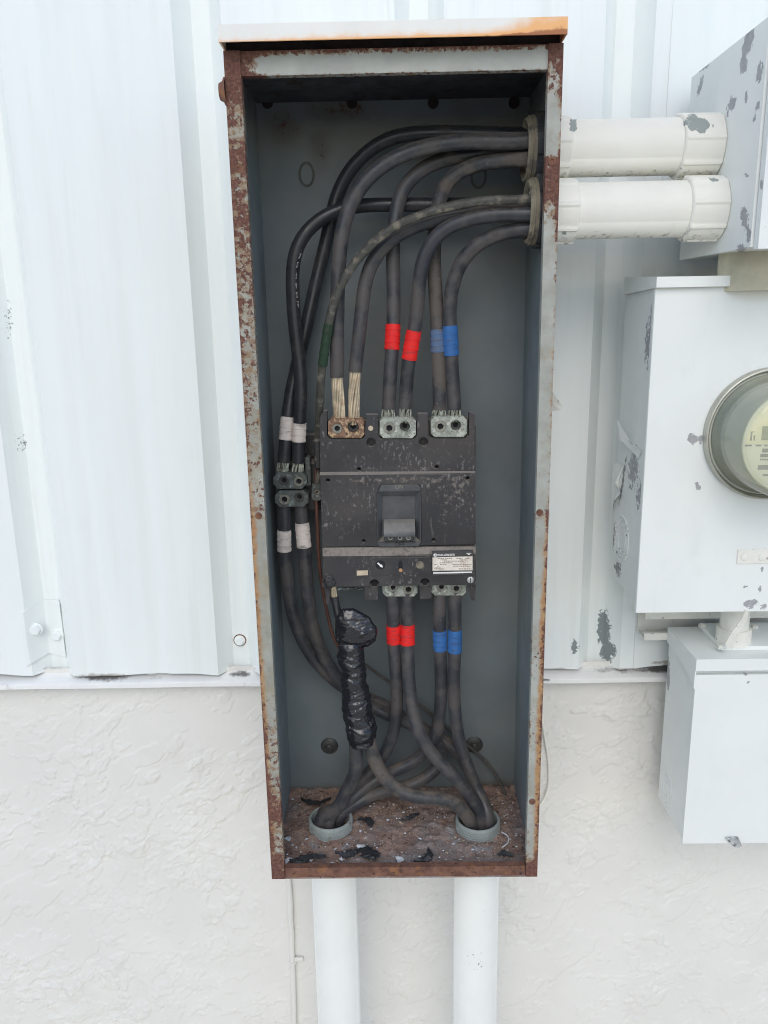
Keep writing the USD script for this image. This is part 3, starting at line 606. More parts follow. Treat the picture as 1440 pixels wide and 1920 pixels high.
# ledge between covers, sloped so that dust lies on it
def ledge(ul, ur, va, vb, ya, yb, uoff=0):
    a0, a1, b0, b1 = at(ul, va, ya), at(ur, va - 2, ya), at(ul, vb, yb), at(ur, vb - 2, yb)
    v = np.array([a0, a1, b1, b0]); w = v + [0, .02, 0]
    f = [[0, 3, 2], [0, 2, 1], [4, 6, 7], [4, 5, 6], [0, 1, 5], [0, 5, 4], [3, 7, 6], [3, 6, 2], [0, 4, 7], [0, 7, 3], [1, 2, 6], [1, 6, 5]]
    return TM(np.vstack([v, w]), f)
obj('dust_ledge', ledge(600, 891, 885, 891, YT, YB), 'breaker_black', brk, smooth=False, attrs={'dust': lambda p: np.full(len(p), .55)})
mid = pxpoly([(600, 891), (891, 887), (892, 1021), (604, 1026)], YB)
fo = pxpoly([(707, 925), (714, 909), (784, 908), (789, 914), (790, 1015), (785, 1024), (712, 1025), (707, 1018)], YB)
for u, v in ((615, 901), (877, 897), (682, 1015), (813, 1013)):
    c = at(u, v, YB); mid = mid.difference(Point(c[0], c[2]).buffer(.0028, 10))
dstm = blobs([(748, 905, 50, 6, 0), (635, 903, 25, 6, 0), (795, 960, 4, 65, 0), (815, 985, 6, 30, -5), (690, 960, 10, 60, 0), (840, 920, 30, 14, 0), (870, 900, 20, 20, 0)], .9)
obj('middle_cover', bev_y(mid.difference(fo), YB, YB + .024, .0012), 'breaker_black', brk, smooth=25, attrs={'dust': lambda p: .6 * dstm(p)})
obj('screw_hole_floor', box(*[x for p in [(at(602, 1000, YB)[0], at(890, 1000, YB)[0]), (YB + .0185, YB + .0195), (at(700, 1020, YB)[2], at(700, 870, YB)[2])] for x in p]), 'hole_black', brk, smooth=False)
# handle frame and toggle
ring_o = fo.buffer(-.0004); ring_i = pxpoly([(709, 921), (787, 920), (788, 1015), (709, 1016)], YB)
fr_ = obj('handle_frame', bev_y(ring_o.difference(ring_i), YB - .003, YB + .012, .001), 'handle_plastic', brk, smooth=25)
def quadring(A, B):
    v = np.array(A + B); f = []
    for k in range(4): k2 = (k + 1) % 4; f += [[k, k2, 4 + k2], [k, 4 + k2, 4 + k]]
    return TM(v, f)
A = tpx((709, 921, YB - .0025), (787, 920, YB - .0025), (788, 1015, YB - .0025), (709, 1016, YB - .0025)); Bq = tpx((717, 930, YB + .012), (778, 930, YB + .012), (778, 1005, YB + .012), (717, 1005, YB + .012))
obj('recess_wall', quadring(A, Bq), 'handle_plastic', fr_, smooth=False)
obj('slide_plate', TM(np.array(tpx((714, 928, YB + .0125), (781, 928, YB + .0125), (781, 1008, YB + .0115), (714, 1008, YB + .0115))), [[0, 2, 1], [0, 3, 2]]), 'handle_plastic', fr_, smooth=False)
h0, h1 = at(719.5, 979, YB - .008), at(778.5, 1015, YB - .012)
zt, zb = h0[2], h1[2]; Hh = zt - zb
hp = Polygon([(YB + .012, zt - .001), (YB + .002, zt), (YB - .008, zt - .002), (YB - .015, zt - .35 * Hh), (YB - .017, zt - .62 * Hh), (YB - .0165, zt - .70 * Hh), (YB - .0135, zt - .73 * Hh), (YB - .010, zb), (YB + .012, zb)])
hd = obj('toggle_handle', ext_x(hp, h0[0], h1[0]), 'handle_plastic', brk, smooth=35)
hb0, hb1 = at(721, 1003.5, YB - .0145), at(776, 1014, YB - .0145)
obj('handle_band', box(hb0[0], hb1[0], YB - .0148, YB - .010, hb1[2], hb0[2], bevel=.0006), 'breaker_black', hd, smooth=20, attrs={'dust': zero})
for u in (732, 750, 766):
    c = at(u, 1008.5, YB - .0148); obj('handle_pin', ring((c[0], YB - .0148, c[2]), (0, 1, 0), .0026, .0008, 14), 'screw_dull', hd)
c = at(748, 912, YB - .003); obj('on_lettering', text_y('ON', .0055, c[0], YB - .0030, c[2] - .003), 'ink_grey', fr_, smooth=False)
c = at(750, 1020, YB - .003); obj('off_lettering', text_y('OFF', .0055, c[0], YB - .0030, c[2] - .003), 'hole_black', fr_, smooth=False)
# lower cover
YL = YB - .005
obj('dust_ledge', ledge(605, 892, 1027, 1043, YB + .002, YL), 'breaker_black', brk, smooth=False, attrs={'dust': lambda p: np.full(len(p), .8)})
low = pxpoly([(606, 1043), (892, 1038), (893, 1097), (816, 1098), (604, 1101)], YL)
for u, v in ((702, 1094), (797, 1092)):
    c = at(u, v, YL); low = low.difference(affinity.translate(affinity.scale(Point(0, 0).buffer(.0065, 12), 1, .9), c[0], c[2]))
obj('lower_cover', bev_y(low, YL, YB + .024, .0012), 'breaker_black', brk, smooth=25, attrs={'dust': blobs([(780, 1058, 18, 16, 0), (740, 1034, 140, 5, 0)], .9)})
for u in (702, 797): c = at(u, 1093, YL + .008); obj('cover_bore', cyl((c[0], YL + .012, c[2]), (c[0], YL + .013, c[2]), .007, 14), 'hole_black', brk)
tp = pxpoly([(692, 1046), (808, 1044), (809, 1076), (693, 1078)], YL)
tu = obj('trip_unit_plate', bev_y(tp, YL - .0016, YL + .002, .0006), 'breaker_black', brk, smooth=25, attrs={'dust': blobs([(778, 1058, 22, 16, 0)], .9)})
c = at(713, 1059, YL - .0016); obj('adjusting_dial', lathe((c[0], YL - .0016, c[2]), (0, -1, 0), [(.0066, 0), (.0066, .0008), (.0060, .0012), (0, .0012)], 24), 'hole_black', tu)
obj('dial_arrow', TM(*(lambda m: (m.vertices, m.faces))(ext_y(affinity.translate(affinity.rotate(Polygon([(-.005, -.0011), (.001, -.0011), (.001, -.0024), (.0052, 0), (.001, .0024), (.001, .0011), (-.005, .0011)]), -42, origin=(0, 0)), c[0], c[2]), YL - .0034, YL - .0026))), 'ink_white', tu, smooth=False)
c = at(751, 1062, YL - .0016); obj('trip_slot', ext_y(affinity.translate(affinity.scale(Point(0, 0).buffer(.0055, 10), .55, 1.6), c[0], c[2]), YL - .0022, YL - .0012), 'hole_black', tu)
obj('trip_knob', cyl((c[0], YL - .0012, c[2] - .005), (c[0], YL - .0048, c[2] - .005), .0026, 16), 'copper_knob', tu)
c = at(787, 1059, YL - .0016); obj('test_button', lathe((c[0], YL - .0014, c[2]), (0, -1, 0), [(.0056, 0), (.0056, .001), (.0048, .0016), (0, .0016)], 24), 'bushing_rim', tu)
p_ = pxpoly([(669, 1070), (690, 1069), (690, 1078), (669, 1079)], YL); obj('amp_tag', ext_y(p_, YL - .0008, YL + .001), 'chip_beige', brk, smooth=False)
# rating label
YR = YL - .0022
lab = obj('rating_label', ext_y(pxpoly([(810, 1033), (887, 1031), (888, 1076), (811, 1078)], YL), YR, YL + .0005), 'ink_dark', brk, smooth=False)
obj('label_field', ext_y(pxpoly([(811, 1045), (886, 1043), (886, 1069), (811, 1070)], YR), YR - .0003, YR + .0002), 'label_paper', lab, smooth=False)
obj('label_strip', ext_y(pxpoly([(812, 1073), (885, 1071.5), (885, 1074), (812, 1075.5)], YR), YR - .0003, YR + .0002), 'ink_white', lab, smooth=False)
c = at(835, 1042.2, YR); obj('maker_name', text_y('CHALLENGER', .0029, c[0], YR - .0001, c[2], bold=True), 'ink_white', lab, smooth=False)
c = at(816, 1040.8, YR); obj('maker_logo', ext_y(affinity.translate(Point(0, 0).buffer(.0024, 12).difference(sbox(.0002, -.0006, .004, .0006)).difference(Point(.0004, 0).buffer(.0009)), c[0], c[2]), YR - .0004, YR), 'ink_white', lab, smooth=False)
c = at(879, 1038, YR); obj('corner_mark', [box(c[0] - .0034, c[0] + .0034, YR - .0004, YR, c[2], c[2] + .001), box(c[0] - .0014, c[0] + .0016, YR - .0004, YR, c[2] - .0019, c[2] - .0006)], 'ink_white', lab, smooth=False)
ln = []
for v, segs in ((1047, ((821, 848), (856, 866), (873, 880))), (1049.5, ((826, 838), (862, 874))), (1052, ((832, 869),)), (1055, ((824, 848),)), (1058, ((814, 820), (825, 838), (848, 884))), (1061.5, ((820, 823), (850, 882))), (1064.5, ((815, 826),)), (1066.5, ((814, 832), (860, 884)))):
    for a, b_ in segs:
        u = a
        while u < b_:
            w = min(rng.uniform(1.6, 4.5), b_ - u); c0, c1 = at(u, v, YR), at(u + w, v, YR)
            ln.append(box(c0[0], c1[0], YR - .0006, YR - .0003, c0[2] - .00055, c0[2] + .00055)); u += w + rng.uniform(.7, 1.3)
obj('small_print', ln, 'ink_grey', lab, smooth=False, kind='stuff')
c = at(882, 1087, YL); so = obj('cover_screw', lathe((c[0], YL - .0002, c[2]), (0, -1, 0), [(.0052, 0), (.0046, .0014), (.003, .002), (0, .0021)], 20), 'screw_steel', brk)
obj('screw_slot', box(c[0] - .0005, c[0] + .0005, YL - .0026, YL - .0018, c[2] - .0038, c[2] + .0038), 'hole_black', so, smooth=False)
c = at(695, 803, YT); obj('rivet', lathe((c[0], YT - .0002, c[2]), (0, -1, 0), [(.0036, 0), (.0033, .0009), (0, .0013)], 16), 'chip_beige', brk)
# barriers: lower tabs
for pts in ([(683, 1100), (708, 1100), (709, 1125), (685, 1126)], [(786, 1098), (808, 1098), (809, 1122), (788, 1123)], [(875, 1097), (893, 1097), (890, 1126), (884, 1126)], [(610, 1103), (618, 1103), (618, 1132), (611, 1132)]):
    obj('lower_barrier', ext_y(pxpoly(pts, YB + .004), YB + .004, YB + .02), 'breaker_black', brk, smooth=False, attrs={'dust': zero})
# burnt corner where the third lower terminal melted away
V = trimesh.creation.icosphere(3, 1.0); d_ = fbm(V.vertices * 3.2, 3, 71)[:, None]; c = at(618, 1091, YL)
V.vertices = V.vertices * (.55 + .9 * d_) * [.0085, .004, .0085] + [c[0], YL, c[2]]; obj('burnt_corner', V, 'scrap_black', brk, smooth=50)
st = []
for k in range(9):
    u = 636 + k * 5.2; c = at(u, 1103 + rng.uniform(-1, 2), YB + .01); e = trimesh.creation.icosphere(1, 1.0); e.vertices = e.vertices * [.003, .003, .0022 * rng.uniform(.6, 1.5)] + c; st.append(e)
obj('melted_edge', st, 'lug_dark', brk, smooth=50)
# left side mounting bracket with small ground lug
q0, q1 = at(594, 812, YB + .05), at(602, 884, YB + .05)
obj('side_bracket', [box(q0[0] - .004, q1[0] + .003, YB + .03, YB + .07, q1[2] + .006, q0[2] - .006, bevel=.003)], 'breaker_black', brk, smooth=20, attrs={'dust': zero})

# terminal lugs
def lug(pts, Y, holes, mat, parent, name='terminal_lug', depth=.028, cham=None, label=None, screws=True):
    poly = pxpoly(pts, Y)
    hs = [(at(u, v, Y), r / 1335) for u, v, r, *_ in holes]
    for c, r in hs: poly = poly.difference(Point(c[0], c[2]).buffer(r, 16))
    o = obj(name, bev_y(poly, Y, Y + depth, .0016), mat, parent, smooth=25, label=label)
    for (c, r), h in zip(hs, holes):
        deep = h[3] if len(h) > 3 else .004
        rr = r * .98; hexr = r * .58
        s = Point(c[0], c[2]).buffer(rr, 20); hx = Polygon([(c[0] + hexr * math.cos(t), c[2] + hexr * math.sin(t)) for t in np.arange(6) * math.pi / 3 + .3])
        sc = obj('set_screw', bev_y(s.difference(hx), Y + deep, Y + deep + .008, .0008), 'screw_dull' if deep < .003 else 'screw_dark', o, smooth=25)
        obj('hex_socket', ext_y(s.buffer(-.0006), Y + deep + .0055, Y + deep + .0075), 'hole_black', sc, smooth=False)
    return o
def oct8(u0, u1, v0, v1, c, cb=None):
    cb = c if cb is None else cb
    return [(u0 + c, v0), (u1 - c, v0), (u1, v0 + c), (u1, v1 - cb), (u1 - cb, v1), (u0 + cb, v1), (u0, v1 - cb), (u0, v0 + c)]
YLG = YB + .003
lug(oct8(615, 683, 785, 821, 6), YLG, [(632, 804, 9.5, .002), (662, 801, 10.5, .010)], 'lug_rusty', brk, label='rusty terminal lug of the burnt phase')
lug(oct8(712, 780, 783, 822, 7), YLG, [(730, 803, 10.5, .0006), (759, 800, 9.5, .009)], 'lug_grey', brk)
lug(oct8(808, 876, 781, 820, 7), YLG, [(826, 800, 10.5, .0008), (855, 798, 9.5, .009)], 'lug_grey', brk)
lug(oct8(717, 783, 1085, 1119, 3, 7), YB + .012, [(737, 1102, 9, .001), (766, 1106, 10.5, .001)], 'lug_grey', brk)
lug(oct8(809, 874, 1083, 1117, 3, 6), YB + .012, [(828, 1101, 9, .001), (856, 1104, 10.5, .001)], 'lug_grey', brk)

# neutral terminal block left of the breaker
nb = thing('neutral_terminal_block', 'dark neutral terminal block with two corroded two-screw lugs left of the breaker', 'terminal block', at(546, 918, D) * [1, 0, 1] + [0, D, 0])
q0, q1 = at(522, 868, .15), at(600, 962, .15)
obj('insulator_base', box(q0[0], q1[0], .160, D - .003, q1[2], q0[2], bevel=.004), 'breaker_black', nb, smooth=20, attrs={'dust': zero})
q0, q1 = at(520, 815, .175), at(602, 858, .175)
obj('support_strap', box(q0[0] + .01, q1[0], .178, .19, q1[2], q0[2], bevel=.002), 'breaker_black', nb, smooth=20, attrs={'dust': zero})
c = at(572, 843, .178); obj('strap_screw', cyl((c[0], .178, c[2]), (c[0], .174, c[2]), .005, 18, .001), 'screw_dark', nb)
lug(oct8(512, 575, 886, 917, 9), .128, [(532, 902, 9, .004), (560, 903, 9.5, .0006)], 'lug_dark', nb, 'neutral_lug', .034)
lug(oct8(515, 578, 920, 951, 9), .128, [(533, 937, 10.5, .0008), (561, 933, 9, .004)], 'lug_dark', nb, 'neutral_lug', .034)
lug([(585, 909), (600, 906), (603, 935), (598, 940), (587, 938), (584, 932)], .132, [(594, 923, 5, .002)], 'lug_dark', nb, 'ground_lug', .016)
q0, q1 = at(571, 858, .14), at(583, 912, .14)
obj('bus_bar', box(q0[0], q1[0], .142, .162, q1[2], q0[2], bevel=.0015), 'lug_dark', nb, smooth=20)

# ------------------------------------------------------------------ cables
def cable(name, label, pts, r, mat, tapes=(), cat='cable', n=150, strands=None, group=None, jitter=.02, seed=0, jacket='jacket'):
    W3 = [p[1:] if p[0] == 'w' else at(*p) for p in pts]
    P = spline(W3, n); mid_ = P[np.argmin(P[:, 2])]
    t = thing(name, label, cat, mid_, group)
    U, V = px(P); s = np.r_[0, np.cumsum(np.linalg.norm(np.diff(P, axis=0), axis=1))]
    def near(u, v): return int(np.argmin((U - u) ** 2 + (V - v) ** 2))
    rr = r * (1 + jitter * (fbm(np.c_[s * 28 + seed * 7, s * 0, s * 0], 3, seed) - .5) * 2)
    lo, hi = 0, n - 1
    if strands and 'end' in strands: hi = near(*strands['end'])
    if strands and 'start' in strands: lo = near(*strands['start'])
    fr = frames(P)
    cut = tuple(a[lo:hi + 1] for a in fr)
    obj(jacket, tube(P[lo:hi + 1], rr[lo:hi + 1], 20, fr=cut), mat, t, smooth=50)
    for a, b_, m in tapes:
        i, j = sorted((near(*a), near(*b_))); i2 = np.linspace(s[i], s[j], 40)
        Q = np.c_[[np.interp(i2, s, P[:, k]) for k in range(3)]].T
        wr = 3 + (seed % 2); ph = (np.linspace(0, wr, 40) % 1.0)
        an = np.linspace(0, 2 * np.pi, 20, endpoint=False)
        R = r + .0005 + .0008 * ((np.linspace(0, wr, 40)[:, None] + .12 * np.sin(an)[None]) % 1.0) + .0003 * np.sin(an * 3 + seed)[None]
        obj('phase_tape', tube(Q, R, 20), m, t, smooth=35)
    if strands:
        i, j = (hi, n - 1) if 'end' in strands else (0, lo)
        ss = np.linspace(s[i], s[j], 16); Q = np.c_[[np.interp(ss, s, P[:, k]) for k in range(3)]].T
        T, N, B = frames(Q); ms = []; k = strands.get('k', 12); tw = strands.get('twist', .9); rs = strands.get('r', .0016); sp = strands.get('spread', r * .78)
        rg = np.random.default_rng(seed + 50)
        for layer, (cnt, rad) in enumerate(((k, sp), (max(5, k // 2), sp * .55))):
            for q in range(cnt):
                a = 2 * np.pi * q / cnt + np.linspace(0, tw, 16) + rg.uniform(-.1, .1); wv = strands.get('wild', 0) * rg.normal(0, 1, 2)
                rad_ = rad * (1 + np.linspace(0, 1, 16) * rg.uniform(-.1, .15))
                C_ = Q + rad_[:, None] * (np.cos(a)[:, None] * N + np.sin(a)[:, None] * B) + np.sin(np.linspace(0, np.pi, 16))[:, None] * (wv[0] * N + wv[1] * B)
                ms.append(tube(C_, rs * rg.uniform(.85, 1.1), 7))
        obj('bare_strands', ms, strands['mat'], t, smooth=50)
    return t
RC = .0094
GS = dict(mat='strand_grey', k=12, r=.0013, twist=.3, wild=.0016)
cable('power_cable', 'black neutral cable arching highest from the upper conduit to the left white taped end', [('w', .40, .120, 1.757), (985, 252, .120), (900, 250, .13), (820, 249, .14), (750, 255, .15), (700, 277, .16), (655, 322, .17), (628, 380, .175), (612, 450, .175), (595, 520, .172), (577, 600, .168), (556, 690, .160), (542, 760, .150), (536, 820, .143), (532, 868, .141), (531, 892, .141)], .0092, 'cable_black', [((537, 782), (534, 826), 'tape_white')], strands=dict(end=(532, 868), **GS), seed=1, n=180)
cable('power_cable', 'black neutral cable with white print curving left from the lower conduit', [('w', .40, .105, 1.668), (990, 381, .110), (900, 383, .14), (800, 384, .152), (720, 384, .152), (660, 388, .150), (615, 403, .145), (575, 435, .140), (553, 480, .138), (549, 545, .138), (554, 620, .138), (563, 700, .138), (563, 760, .138), (560, 820, .139), (559, 868, .140), (558, 892, .140)], .0092, 'cable_black', [((560, 793), (558, 830), 'tape_white')], strands=dict(end=(559, 868), **GS), seed=2, n=180)
G1 = dict(mat='strand_gold', k=11, r=.0018, twist=1.3, wild=.0004, spread=.0062)
cable('power_cable', 'grey cable with left bare golden strands arching from upper conduit into rusty lug', [('w', .40, .085, 1.750), (985, 264, .085), (900, 265, .092), (830, 270, .098), (760, 288, .104), (700, 325, .108), (660, 378, .110), (641, 440, .110), (634, 520, .110), (632, 600, .111), (632, 660, .113), (632, 706, .115), (634, 750, .117), (638, 795, .119)], .0098, 'cable_dusty', strands=dict(end=(632, 706), **G1), seed=3, n=180)
cable('power_cable', 'grey cable with right bare golden strands curving from lower conduit into rusty lug', [('w', .40, .066, 1.667), (990, 392, .080), (900, 399, .093), (830, 409, .099), (765, 430, .104), (717, 465, .107), (690, 513, .110), (679, 575, .112), (672, 640, .113), (666, 698, .114), (664, 740, .116), (664, 795, .119)], .0094, 'cable_dusty', strands=dict(end=(666, 698), **G1), seed=4, n=180)
cable('power_cable', 'left of two red taped cables above the breaker, from the upper conduit', [('w', .40, .125, 1.733), (985, 283, .112), (915, 286, .122), (850, 295, .128), (795, 316, .131), (757, 355, .132), (741, 410, .131), (737, 480, .129), (738, 560, .126), (736, 640, .122), (732, 700, .118), (729, 764, .117), (728, 792, .117)], .0094, 'cable_dusty', [((738, 609), (735, 656), 'tape_red')], strands=dict(end=(729, 766), **GS), seed=5, n=170)
cable('power_cable', 'right of two red taped cables above the breaker, from the lower conduit', [('w', .40, .056, 1.652), (990, 402, .066), (930, 403, .075), (870, 414, .083), (825, 438, .090), (797, 480, .098), (785, 540, .104), (781, 590, .108), (772, 645, .112), (764, 700, .115), (760, 764, .117), (758, 792, .117)], .0094, 'cable_dusty', [((776, 619), (767, 673), 'tape_red')], strands=dict(end=(760, 766), **GS), seed=6, n=170)
cable('power_cable', 'left of two blue taped cables above the breaker, rising to the upper conduit', [('w', .40, .095, 1.726), (985, 299, .092), (925, 303, .105), (875, 316, .116), (840, 343, .123), (822, 385, .126), (815, 440, .126), (814, 500, .125), (818, 570, .123), (821, 640, .120), (823, 700, .118), (824, 764, .117), (823, 790, .117)], .0094, 'cable_brown', [((820, 620), (822, 661), 'tape_blue_faded')], strands=dict(end=(824, 768), **GS), seed=7, n=170)
cable('power_cable', 'right of two blue taped cables above the breaker, from the lower conduit', [('w', .40, .080, 1.639), (990, 430, .075), (940, 438, .086), (896, 459, .096), (865, 493, .104), (848, 540, .110), (843, 585, .113), (845, 640, .115), (848, 700, .117), (852, 764, .117), (852, 790, .117)], .0094, 'cable_dusty', [((845, 610), (847, 667), 'tape_blue')], strands=dict(end=(851, 766), **GS), seed=8, n=170)
cable('ground_cable', 'thin weathered ground cable with green tape crossing in front of the others', [('w', .40, .050, 1.676), (990, 373, .058), (920, 376, .066), (850, 386, .073), (785, 405, .078), (730, 432, .083), (690, 465, .087), (658, 503, .090), (635, 545, .092), (620, 590, .095), (611, 640, .100), (604, 690, .108), (600, 740, .118), (598, 790, .135), (597, 850, .145), (595, 905, .140)], .0056, 'cable_ground', [((618, 608), (603, 685), 'tape_green')], seed=9, n=190, jitter=.10)
# below the breaker
cable('power_cable', 'left lower neutral cable with white tape sweeping behind to the right pipe', [(533, 944, .142), (533, 980, .142), (534, 1040, .142), (540, 1100, .146), (552, 1160, .152), (575, 1215, .160), (612, 1262, .166), (655, 1294, .170), (710, 1318, .173), (765, 1350, .175), (815, 1378, .175), (856, 1408, .168), (882, 1450, .155), (900, 1495, .137), ('w', RF[0] + .012, RF[1] + .014, .775), ('w', RF[0] + .010, RF[1] + .012, .71)], .0096, 'cable_dusty', [((534, 993), (535, 1034), 'tape_white')], seed=11, n=180)
cable('power_cable', 'right lower neutral cable with white tape looping back to the left pipe', [(563, 944, .142), (566, 975, .142), (571, 1030, .140), (575, 1090, .140), (582, 1150, .144), (596, 1205, .150), (625, 1260, .156), (668, 1306, .160), (720, 1336, .162), (775, 1360, .164), (815, 1386, .166), (829, 1415, .166), (808, 1450, .160), (760, 1475, .150), (705, 1488, .140), (662, 1508, .128), ('w', LF[0] + .016, LF[1] + .008, .775), ('w', LF[0] + .012, LF[1] + .008, .71)], .0098, 'cable_dusty', [((567, 980), (570, 1024), 'tape_white')], seed=12, n=190)
cable('power_cable', 'left red taped cable below the breaker bending back to the left pipe', [(736, 1110, .122), (737, 1150, .122), (738, 1200, .124), (742, 1260, .128), (744, 1320, .133), (740, 1362, .137), (724, 1408, .139), (694, 1447, .136), (655, 1487, .130), (627, 1520, .122), ('w', LF[0] - .010, LF[1] + .016, .775), ('w', LF[0] - .006, LF[1] + .014, .71)], .0095, 'cable_dusty', [((737, 1170), (738, 1204), 'tape_red')], seed=13, n=150)
cable('power_cable', 'right red taped cable below the breaker swinging to the right pipe', [(764, 1110, .122), (764, 1150, .121), (764, 1200, .118), (766, 1260, .112), (772, 1320, .106), (787, 1375, .101), (818, 1422, .098), (856, 1460, .098), (884, 1498, .101), ('w', RF[0] + .002, RF[1] - .004, .785), ('w', RF[0] + .004, RF[1] - .004, .71)], .0098, 'cable_dusty', [((764, 1170), (764, 1210), 'tape_red')], seed=14, n=150)
cable('power_cable', 'left blue taped cable below the breaker curving down to the left pipe', [(824, 1108, .122), (824, 1150, .123), (825, 1210, .127), (827, 1270, .134), (825, 1335, .142), (814, 1385, .148), (786, 1420, .150), (742, 1444, .148), (695, 1468, .140), (655, 1500, .125), ('w', LF[0] + .002, LF[1] - .006, .785), ('w', LF[0] + .004, LF[1] - .004, .71)], .0096, 'cable_dusty', [((824, 1181), (825, 1218), 'tape_blue')], seed=15, n=150)
cable('power_cable', 'right blue taped cable below the breaker dropping to the right pipe', [(853, 1108, .122), (853, 1150, .122), (853, 1210, .123), (851, 1270, .126), (853, 1330, .130), (862, 1390, .131), (878, 1440, .128), (897, 1485, .122), ('w', RF[0] + .014, RF[1] + .0, .785), ('w', RF[0] + .012, RF[1] - .002, .71)], .0096, 'cable_dusty', [((853, 1181), (853, 1222), 'tape_blue')], seed=16, n=150)
cable('burnt_cable', 'burnt cable leaving the black tape wrap down into the left pipe', [(668, 1330, .098), (667, 1380, .096), (668, 1420, .094), (664, 1455, .095), (648, 1487, .097), (632, 1515, .098), ('w', LF[0] - .012, LF[1] - .010, .78), ('w', LF[0] - .010, LF[1] - .008, .71)], .0105, 'cable_dusty', seed=17, n=110)
cable('burnt_cable', 'dusty burnt cable leaving the black tape wrap toward the right pipe', [(684, 1330, .098), (690, 1380, .094), (704, 1428, .088), (733, 1470, .082), (775, 1492, .078), (820, 1497, .079), (856, 1509, .082), (878, 1533, .087), ('w', RF[0] - .012, RF[1] - .010, .772), ('w', RF[0] - .010, RF[1] - .008, .71)], .0105, 'cable_brown', seed=18, n=120)
cable('stub_cable', 'short stub of cable hanging from the burnt lower terminal into the black tape', [(624, 1092, .112), (626, 1112, .112), (630, 1135, .110), (637, 1165, .104)], .0058, 'cable_black', strands=dict(start=(627, 1118), mat='strand_gold', k=7, r=.0014, twist=.3, spread=.003), seed=19, n=50)
def wire(name, label, pts, r, mat, cat='wire', n=140):
    P = spline([p[1:] if p[0] == 'w' else at(*p) for p in pts], n)
    return obj(name, tube(P, r, 10), mat, smooth=50, label=label, cat=cat)
wire('thin_wire', 'thin brown wire running down beside the breaker left edge to the black tape', [(594, 845, .140), (592, 900, .138), (593, 940, .136), (596, 1000, .138), (599, 1060, .145), (606, 1110, .155), (616, 1160, .160), (629, 1203, .160), (645, 1225, .160)], .0026, 'wire_brown')
wire('thin_wire', 'thin grey wire slanting across the lower back panel to the rusted floor corner', [(670, 1235, .185), (715, 1268, .190), (760, 1300, .195), (815, 1345, .203), (862, 1385, .206), (900, 1418, .205), (930, 1455, .200), (952, 1500, .190), (960, 1530, .175)], .0024, 'wire_grey')
# white print on the curving black cable
for (u, v, txt, a) in ((552, 500, '600V', -92), (553, 536, '600V', -88)):
    pass
prn = []
for (u0, v0, u1, v1) in ((561, 475, 557, 486), (556, 491, 553, 503), (553, 511, 552, 523), (552, 530, 553, 541), (553, 547, 554, 559), (555, 564, 557, 577)):
    k = 5
    for q in range(k):
        t = (q + .5) / k; c = at(u0 + (u1 - u0) * t + 3, v0 + (v1 - v0) * t, .1288 - .0003)
        prn.append(box(c[0] - .0012 * rng.uniform(.5, 1), c[0] + .0012 * rng.uniform(.5, 1), c[1], c[1] + .002, c[2] - .0004, c[2] + .0004))
obj('cable_print', prn, 'ink_pale', stage.GetPrimAtPath('/World/power_cable_001'), smooth=False, kind='stuff')

# taped bundle
def wrap():
    S = manifold3d.Manifold
    def sp(u, v, Y, r): return S.sphere(r / 1335, 40).translate([float(x) for x in at(u, v, Y)])
    head = [sp(u, v, Y, 7) for u, v in ((636, 1200), (636, 1163), (644, 1149), (661, 1148), (689, 1163), (699, 1181), (697, 1197), (686, 1204)) for Y in (.088, .104)] + [sp(655, 1170, .083, 10), sp(678, 1184, .082, 9), sp(650, 1192, .084, 9)]
    body = S.batch_hull(head) + S.batch_hull([sp(644, 1198, .095, 13), sp(664, 1198, .096, 15), sp(660, 1222, .097, 21)])
    chain = [(659, 1215, .097, 22.5), (661, 1250, .097, 22), (666, 1300, .097, 24.5), (673, 1345, .096, 27.5), (680, 1392, .095, 26), (684, 1412, .095, 25)]
    for a, b_ in zip(chain[:-1], chain[1:]): body = body + S.batch_hull([sp(*a), sp(*b_)])
    cpt = at(680, 1393, .095); nrm = np.array([-.12, 0, 1.0]); nrm /= np.linalg.norm(nrm)
    body = body.trim_by_plane([float(x) for x in nrm], float(nrm @ cpt))
    body = body.refine_to_length(.0016); m = body.to_mesh(); t = trimesh.Trimesh(m.vert_properties[:, :3], m.tri_verts); trimesh.smoothing.filter_taubin(t, iterations=7)
    p = t.vertices; n = t.vertex_normals
    q = np.c_[p[:, 0] * 55 + p[:, 2] * 26, p[:, 1] * 40, p[:, 2] * 190 - p[:, 0] * 70]
    ridge = 1 - np.abs(2 * fbm(q, 3, 81) - 1)
    q2 = np.c_[p[:, 0] * 90 - p[:, 2] * 60, p[:, 1] * 70, p[:, 2] * 150 + p[:, 0] * 120]; r2 = 1 - np.abs(2 * fbm(q2, 3, 84) - 1)
    d = .0010 * (ridge - .75) + .0016 * (r2 - .75) * sstep(.42, .6, fbm(p * 40, 2, 85)) + .0018 * (fbm(p * 42, 2, 82) - .5)
    rg = np.random.default_rng(12); base = p[:, 2].min(); rel = p - [p[:, 0].mean(), p[:, 1].mean(), 0]
    for k in range(13):                                   # overlapping straight tape edges, each strip about 19 mm wide
        pl = rel @ np.array([rg.uniform(-.6, .6), rg.uniform(-.4, .4), 1.0]) - base - .0125 * k + rg.uniform(-.005, .005)
        pl = pl + .003 * (fbm(p * 35 + k, 2, 90 + k) - .5)
        d += .0013 * sstep(0, .0012, pl) * (1 - sstep(.018, .0192, pl))
    t.vertices = p + n * d[:, None]; return t
tb = thing('taped_cable_end', 'bulky shiny black electrical tape wrap sealing two burnt cable ends', 'tape wrap', at(680, 1395, .095))
tw = wrap(); zc = at(655, 1212, .096)[2]
fc = tw.triangles_center[:, 2] > zc
